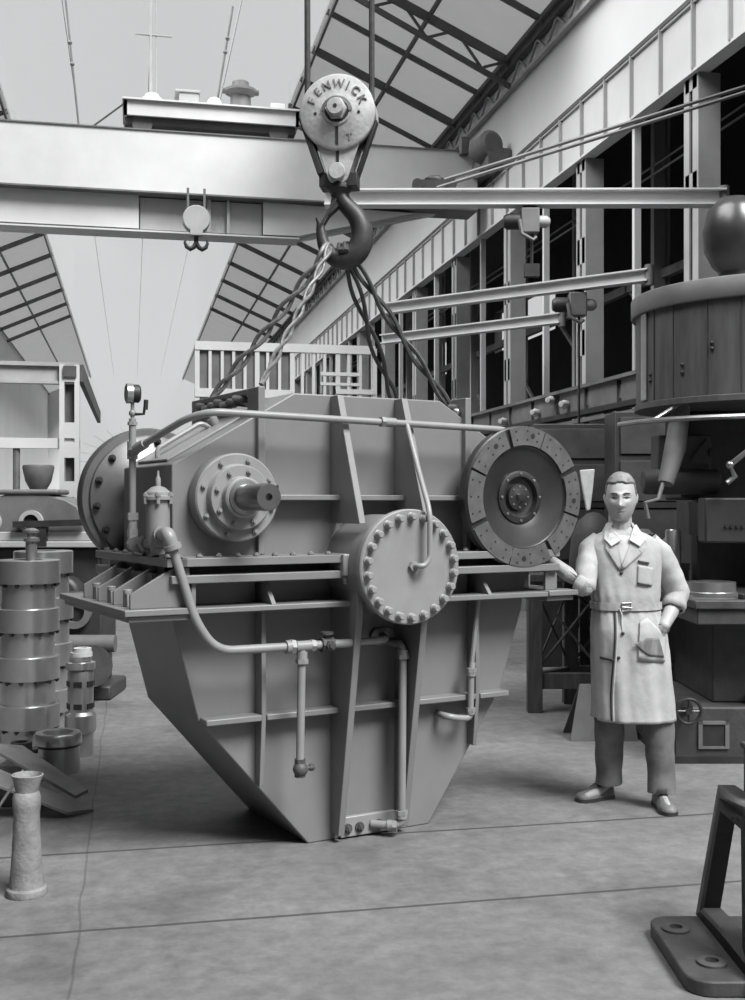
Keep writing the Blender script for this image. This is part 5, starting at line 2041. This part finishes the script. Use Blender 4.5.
BROW = mat('shaded_brow', 0.09, 0.7, var=0.2)  # darker than the hair, stands for shadow under the brow
for s in (-1, 1):
    b = MB()
    b.ball(face_pt(s * 0.0315, 0.004, -0.0065), 0.0115, n=14)
    e = b.build('eye', EYEW, man)
    b = MB()
    b.ball(face_pt(s * 0.0315 - 0.001, 0.004, 0.0025), 0.0052, (1, 0.5, 1), 10)
    b.build('iris', DARKD, e)
    b = MB()
    b.tube([face_pt(s * 0.0315 + dx, 0.0135 - 0.0035 * abs(dx) / 0.015, 0.002) for dx in (-0.017, -0.008, 0, 0.008, 0.017)], [0.0025, 0.0035, 0.004, 0.0035, 0.0025], 8)
    b.build('eyelid', SKIN, e)
    b = MB()
    b.tube([face_pt(s * (0.014 + 0.009 * k), 0.026 + 0.0035 * math.sin(k * 0.75), 0.001) for k in range(5)], [0.0025, 0.0042, 0.0042, 0.0036, 0.002], 8, flat=0.8)
    b.build('eyebrow', BROW, man)
b = MB()
b.tube([face_pt(0.006 * k, -0.070 - 0.0012 * abs(k), 0.0008) for k in range(-3, 4)], [0.001, 0.0018, 0.0022, 0.0022, 0.0022, 0.0018, 0.001], 8)
b.build('mouth_line', mat('lip', 0.16, 0.5, var=0.05), man)

# ---- the coat: one lofted shell with folds
SEC = [(1.470, -0.045, 0.012, 0.066, 0.062), (1.452, -0.042, 0.014, 0.085, 0.074), (1.432, -0.036, 0.016, 0.130, 0.090), (1.405, -0.030, 0.018, 0.172, 0.104), (1.36, -0.026, 0.018, 0.196, 0.116),
       (1.29, -0.022, 0.014, 0.190, 0.127), (1.20, -0.020, 0.010, 0.181, 0.132), (1.11, -0.020, 0.004, 0.176, 0.130), (1.055, -0.020, 0.0, 0.168, 0.122), (1.02, -0.016, 0.0, 0.176, 0.129),
       (0.93, -0.004, 0.0, 0.196, 0.145), (0.75, 0.014, 0.010, 0.204, 0.160), (0.58, 0.026, 0.022, 0.210, 0.176), (0.46, 0.034, 0.030, 0.214, 0.186)]


def sec(z):
    z = max(SEC[-1][0], min(SEC[0][0], z))
    for a, c in zip(SEC, SEC[1:]):
        if c[0] <= z <= a[0]:
            t = (a[0] - z) / (a[0] - c[0])
            return [a[i] * (1 - t) + c[i] * t for i in range(5)]


def coat_r(z, th):
    g = 1.0
    x, y = math.cos(th), math.sin(th)
    f = noise.noise(V((x * 2.2, y * 2.2, z * 2.5))) * 0.045 + noise.noise(V((x * 5 + z * 3, y * 5, z * 8))) * 0.022
    if z < 1.06:
        k = min(1, (1.06 - z) / 0.25)
        f += k * (0.022 * math.sin(9 * th + 2.0 * z) + 0.014 * math.sin(15 * th + 1.3)) * (0.6 + 0.4 * (z < 0.8))
        f += 0.02 * gs(z - 1.02, 0.04) * math.sin(22 * th)
    else:
        f += 0.018 * gs(z - 1.10, 0.05) * math.sin(20 * th + 1)
    return g + f


def coat_pt(z, th, out=0.0):
    zz, cx_, cy_, rx, ry = sec(z)
    k = coat_r(z, th)
    n_ = 2.35
    c, s = math.cos(th), math.sin(th)
    den = (abs(c) ** n_ + abs(s) ** n_) ** (1 / n_)
    return V((cx_ + (rx * k + out) * c / den, cy_ + (ry * k + out) * s / den, z))


b = MB()
zs = []
for a, c in zip(SEC, SEC[1:]):
    n_ = max(2, int((a[0] - c[0]) / 0.014))
    zs += [a[0] + (c[0] - a[0]) * i / n_ for i in range(n_)]
zs.append(SEC[-1][0])
NT = 120
rows = [[b.v(coat_pt(z, 2 * math.pi * j / NT)) for j in range(NT)] for z in zs]
for p, q in zip(rows, rows[1:]):
    for j in range(NT):
        b.face([p[j], q[j], q[(j + 1) % NT], p[(j + 1) % NT]])
coat = b.build('work_coat', COATM, man, smooth=80)
so = coat.modifiers.new('thick', 'SOLIDIFY')
so.thickness = 0.006
so.offset = -1


def front(x, z, out=0.0):
    """front surface of the coat at x, z"""
    zz, cx_, cy_, rx, ry = sec(z)
    lo, hi = math.pi + 0.02, 2 * math.pi - 0.02
    for _ in range(30):
        mid = (lo + hi) / 2
        if coat_pt(z, mid).x < x:
            lo = mid
        else:
            hi = mid
    return coat_pt(z, (lo + hi) / 2, out)


def patch(name, poly, out, m, parent=coat, th=0.004, cuts=5):
    b = MB()
    f = b.face([b.v((x, 0, z)) for x, z in poly])
    bmesh.ops.triangulate(b.bm, faces=[f])
    for _ in range(2 if cuts < 5 else 3):
        bmesh.ops.subdivide_edges(b.bm, edges=b.bm.edges[:], cuts=1, use_grid_fill=True)
        bmesh.ops.triangulate(b.bm, faces=b.bm.faces[:])
    for v in b.bm.verts:
        p = front(v.co.x, v.co.z, out)
        v.co = p
    o = b.build(name, m, parent, smooth=80)
    so = o.modifiers.new('thick', 'SOLIDIFY')
    so.thickness = th
    so.offset = 0
    return o


patch('shirt_front', [(-0.100, 1.425), (0.012, 1.425), (-0.068, 1.262)], 0.003, SHIRT, man)
patch('lapel', [(-0.118, 1.436), (-0.092, 1.438), (-0.066, 1.255), (-0.078, 1.25), (-0.128, 1.335), (-0.112, 1.35), (-0.14, 1.37)], 0.007, COATM)
patch('lapel', [(0.030, 1.438), (0.004, 1.440), (-0.070, 1.255), (-0.058, 1.25), (0.040, 1.335), (0.020, 1.352), (0.060, 1.37)], 0.007, COATM)
patch('chest_pocket', [(0.018, 1.275), (0.098, 1.260), (0.090, 1.165), (0.012, 1.180)], 0.005, COATM)
patch('pocket_edge', [(0.010, 1.186), (0.074, 1.174), (0.074, 1.166), (0.010, 1.177)], 0.008, DARKP, cuts=3)
patch('pocket_flap', [(0.018, 1.300), (0.075, 1.288), (0.074, 1.278), (0.018, 1.290)], 0.006, DARKP, cuts=3)
patch('side_pocket', [(0.02, 0.985), (0.06, 1.005), (0.165, 0.90), (0.150, 0.775), (0.010, 0.79)], 0.007, COATM)
patch('soiled_patch', [(-0.010, 0.872), (0.05, 0.905), (0.115, 0.900), (0.142, 0.80), (0.055, 0.815)], 0.0125, mat('oil_stained_cloth', 0.20, 0.9, var=0.7, scale=22, stretch=(1, 1, 0.35)))
patch('pocket_hem', [(-0.168, 0.80), (-0.105, 0.79), (-0.105, 0.778), (-0.168, 0.788)], 0.006, DARKP, cuts=3)
# front overlap from belt to hem, dark slit beside it
b = MB()
pts = [front(-0.112 + 0.008 * math.sin(z * 8), z, 0.002) for z in [1.03 - 0.04 * i for i in range(15)]]
b.tube(pts, 0.0035, 6)
b.build('front_slit', DARKP, coat)
b = MB()
pts = [front(-0.100 + 0.008 * math.sin(z * 8), z, 0.004) for z in [1.03 - 0.04 * i for i in range(15)]]
b.tube(pts, 0.006, 6)
b.build('front_edge', COATM, coat)
for x, z in ((-0.066, 1.235), (-0.064, 0.925), (-0.085, 0.80)):
    b = MB()
    p = front(x, z, 0.006)
    b.ball(p, 0.010, (1, 0.5, 1), 10)
    b.build('button', DARKP, coat)
# belt with buckle
b = MB()
rows = []
for j in range(NT):
    th = 2 * math.pi * j / NT
    rows.append([b.v(coat_pt(z, th, o_)) for z, o_ in ((1.078, 0.004), (1.078, 0.010), (1.040, 0.010), (1.040, 0.004))])
for j in range(NT):
    p, q = rows[j], rows[(j + 1) % NT]
    for k in range(4):
        b.face([p[k], p[(k + 1) % 4], q[(k + 1) % 4], q[k]])
belt = b.build('belt', mat('coat_belt', 0.40, 0.85, var=0.25, scale=14), coat, smooth=60)
c = front(-0.045, 1.06, 0.016)
b = MB()
b.tube([c + V((x, 0, z)) for x, z in ((-0.022, -0.022), (0.022, -0.018), (0.024, 0.022), (-0.020, 0.020))], 0.0048, 8, closed=True)
b.tube([c + V((-0.022, 0, 0)), c + V((0.03, -0.003, -0.004))], 0.003, 6)
b.build('buckle', STEEL, belt)
b = MB()
e0 = front(-0.075, 1.052, 0.012)
b.tube([e0, e0 + V((0.01, -0.004, -0.03)), e0 + V((0.012, 0.0, -0.09)), e0 + V((0.016, -0.004, -0.125))], [0.010, 0.011, 0.010, 0.006], 8, flat=0.35)
b.build('belt_end', COATM, belt)
# collars
for s in (-1, 1):
    b = MB()
    k = [None, front(-0.042 + s * 0.100, 1.408, 0.008), front(-0.042 + s * 0.066, 1.368, 0.014), front(-0.042 + s * 0.016, 1.402, 0.016)]
    top = [V((-0.047 + s * 0.060, -0.042, 1.475)), V((-0.047 + s * 0.078, -0.005, 1.482))]
    q = [top[0], top[1], k[1], k[2], k[3]]
    b.hexa(q, [p + V((s * 0.003, -0.007, 0.003)) for p in q])
    b.build('shirt_collar', SHIRT, man, bevel=0.002)
b = MB()
rows = []
for j in range(25):
    th = rad(-45 + 270 * j / 24)
    rows.append([b.v(V((-0.047 + r_ * math.cos(th), 0.008 + r_ * 0.95 * math.sin(th), z))) for r_, z in ((0.062, 1.49), (0.068, 1.492), (0.094, 1.445), (0.086, 1.44))])
for p, q in zip(rows, rows[1:]):
    for k in range(4):
        b.face([p[k], p[(k + 1) % 4], q[(k + 1) % 4], q[k]])
b.face(rows[0])
b.face(rows[-1][::-1])
b.build('coat_collar', COATM, coat)


def sleeve(pts, rs, seed, cuff_r):
    p = resample(pts, 26)
    r0 = resample([(r, 0, 0) for r in rs], 26)
    b = MB()
    rr = []
    for i in range(26):
        rr.append(r0[i].x * (1 + 0.022 * math.sin(i * 1.15 + seed) * (0.3 + i / 26)))
    b.tube(p, rr, 22)
    for v in b.bm.verts:
        v.co += v.co.normalized() * (0.010 * noise.noise(V((v.co.x * 14, v.co.y * 14, v.co.z * 9 + v.co.x * 12)) + V((seed, 0, 0))))
    o = b.build('sleeve', COATM, coat, smooth=80)
    d = (p[-1] - p[-3]).normalized()
    b = MB()
    e = p[-1]
    b.lathe([(cuff_r - 0.010, 0.0), (cuff_r, -0.006), (cuff_r + 0.005, 0.02), (cuff_r + 0.002, 0.045), (cuff_r - 0.008, 0.048), (cuff_r - 0.012, 0.02), (cuff_r - 0.010, 0.0)], e - d * 0.03, d, 24)
    for v in b.bm.verts:
        v.co += V((1, 1, 1)) * 0.004 * noise.noise(v.co * 30)
    b.build('rolled_cuff', COATM, o, smooth=80)
    return o


e1 = elb + dr * 0.035
sleeve([(-0.150, 0.02, 1.385), (-0.200, 0.01, 1.350), (-0.232, -0.04, 1.260), elb + V((0, 0, 0.006)), e1], [0.066, 0.066, 0.059, 0.054, 0.052], 1.0, 0.054)
d2 = (wr2 - el2).normalized()
sleeve([(0.105, 0.02, 1.375), (0.165, 0.022, 1.33), (0.220, 0.03, 1.21), el2 + V((0.0, 0.0, 0.03)), el2 + d2 * 0.055], [0.064, 0.072, 0.068, 0.066, 0.060], 4.0, 0.060)
# cuff of the pocket hand: pale wrist band
b = MB()
b.lathe([(0.031, -0.008), (0.034, -0.008), (0.034, 0.008), (0.031, 0.008), (0.031, -0.008)], wr2 + d2 * -0.008, d2, 20)
b.build('wrist_watch', STEEL, man)


# trousers and shoes
def trouser(pts, rs, seed):
    p = resample(pts, 24)
    r0 = resample([(r, 0, 0) for r in rs], 24)
    b = MB()
    b.tube(p, [r0[i].x * (1 + 0.035 * math.sin(i * 1.7 + seed)) for i in range(24)], 24)
    for v in b.bm.verts:
        v.co += V((1, 1, 0)) * 0.008 * noise.noise(v.co * 13 + V((seed, 0, 0)))
    return b


b = trouser([(-0.07, 0.01, 0.92), (-0.092, 0.06, 0.50), (-0.082, 0.125, 0.14), (-0.082, 0.13, 0.095)], [0.098, 0.076, 0.070, 0.072], 0.5)
b.build('trouser_leg', TROUS, man, smooth=80)
b = trouser([(0.095, 0.0, 0.92), (0.148, -0.03, 0.50), (0.163, -0.02, 0.14), (0.163, -0.025, 0.08)], [0.098, 0.078, 0.070, 0.073], 2.5)
b.build('trouser_leg', TROUS, man, smooth=80)


def shoe(heel, toe):
    heel, toe = V(heel), V(toe)
    d = (toe - heel)
    L = d.length
    d.normalize()
    sd = d.cross(V((0, 0, 1)))
    prof = [(0.0, 0.026, 0.075), (0.06, 0.034, 0.095), (0.25, 0.036, 0.105), (0.42, 0.036, 0.092), (0.58, 0.042, 0.070), (0.75, 0.046, 0.056), (0.90, 0.040, 0.048), (0.98, 0.022, 0.038), (1.0, 0.010, 0.030)]
    b = MB()
    rows = []
    for t, w, h_ in prof:
        o_ = heel + d * L * t
        rows.append([b.v(o_ + sd * (w * math.cos(a)) + V((0, 0, 0.018 + max(0, (h_ - 0.018) * math.sin(a))))) for a in [math.pi * i / 10 for i in range(11)]])
    for p, q in zip(rows, rows[1:]):
        for j in range(10):
            b.face([p[j], p[j + 1], q[j + 1], q[j]])
        b.face([p[10], p[0], q[0], q[10]])
    b.face(rows[0])
    b.face(rows[-1])
    o = b.build('shoe', SHOE, man, smooth=60)
    b = MB()
    pl = [heel + d * L * t + sd * (w + 0.003) for t, w, _ in prof] + [heel + d * L * t - sd * (w + 0.003) for t, w, _ in prof[::-1]]
    b.hexa([V((p.x, p.y, 0.0)) for p in pl], [V((p.x, p.y, 0.02)) for p in pl])
    b.build('sole', DARKP, o)
    b = MB()
    for t in (0.40, 0.47, 0.54, 0.61):
        z = 0.098 - (t - 0.40) * 0.15
        c_ = heel + d * L * t + V((0, 0, z))
        b.tube([c_ - sd * 0.026 + V((0, 0, -0.010)), c_ + V((0, 0, 0.001)), c_ + sd * 0.026 + V((0, 0, -0.010))], 0.0032, 6)
    b.build('laces', MIDP, o)
    return o


shoe((-0.055, 0.175, 0), (-0.262, 0.075, 0))
shoe((0.160, 0.055, 0), (0.168, -0.205, 0))
# ================================================================ LIGHT, CAMERA
w = bpy.data.worlds.new('overcast_sky')
bpy.context.scene.world = w
w.use_nodes = True
bg = w.node_tree.nodes['Background']
bg.inputs['Color'].default_value = (0.985, 0.99, 1.0, 1)
bg.inputs['Strength'].default_value = 0.36

def sun(name, energy, ang, dv, loc):
    l = bpy.data.lights.new(name, 'SUN')
    l.energy = energy
    l.angle = rad(ang)
    o = bpy.data.objects.new(name, l)
    C.objects.link(o)
    o.rotation_euler = V(dv).to_track_quat('-Z', 'Y').to_euler()
    o.location = loc


sun('right_key_sun', 3.6, 26, (-0.34, 0.52, -0.80), (4, -6, 9))  # soft key sun, enters through the added right-hand glazing
sun('added_right_wall_sun', 3.4, 50, (0.60, 0.14, -0.78), (0, 4, 12))  # second sun added to brighten the right wall and columns

cam = bpy.data.cameras.new('camera')
cam.sensor_fit = 'HORIZONTAL'
cam.sensor_width = 36
cam.lens = 36 * F / 745
cam.shift_y = 5 / 745
cam.clip_end = 300
co = bpy.data.objects.new('camera', cam)
C.objects.link(co)
co.location = (0, 0, CAMZ)
co.rotation_euler = (math.pi / 2, 0, -YAW)
sc = bpy.context.scene
sc.camera = co
sc.view_settings.view_transform = 'Standard'
sc.view_settings.look = 'None'
sc.view_settings.gamma = 1
sc.view_settings.exposure = 1.0
sc.view_settings.use_curve_mapping = False
sc.cycles.use_denoising = True
sc.cycles.max_bounces = 6
sc.cycles.diffuse_bounces = 1
sc.cycles.transparent_max_bounces = 8
sc.cycles.sample_clamp_indirect = 4
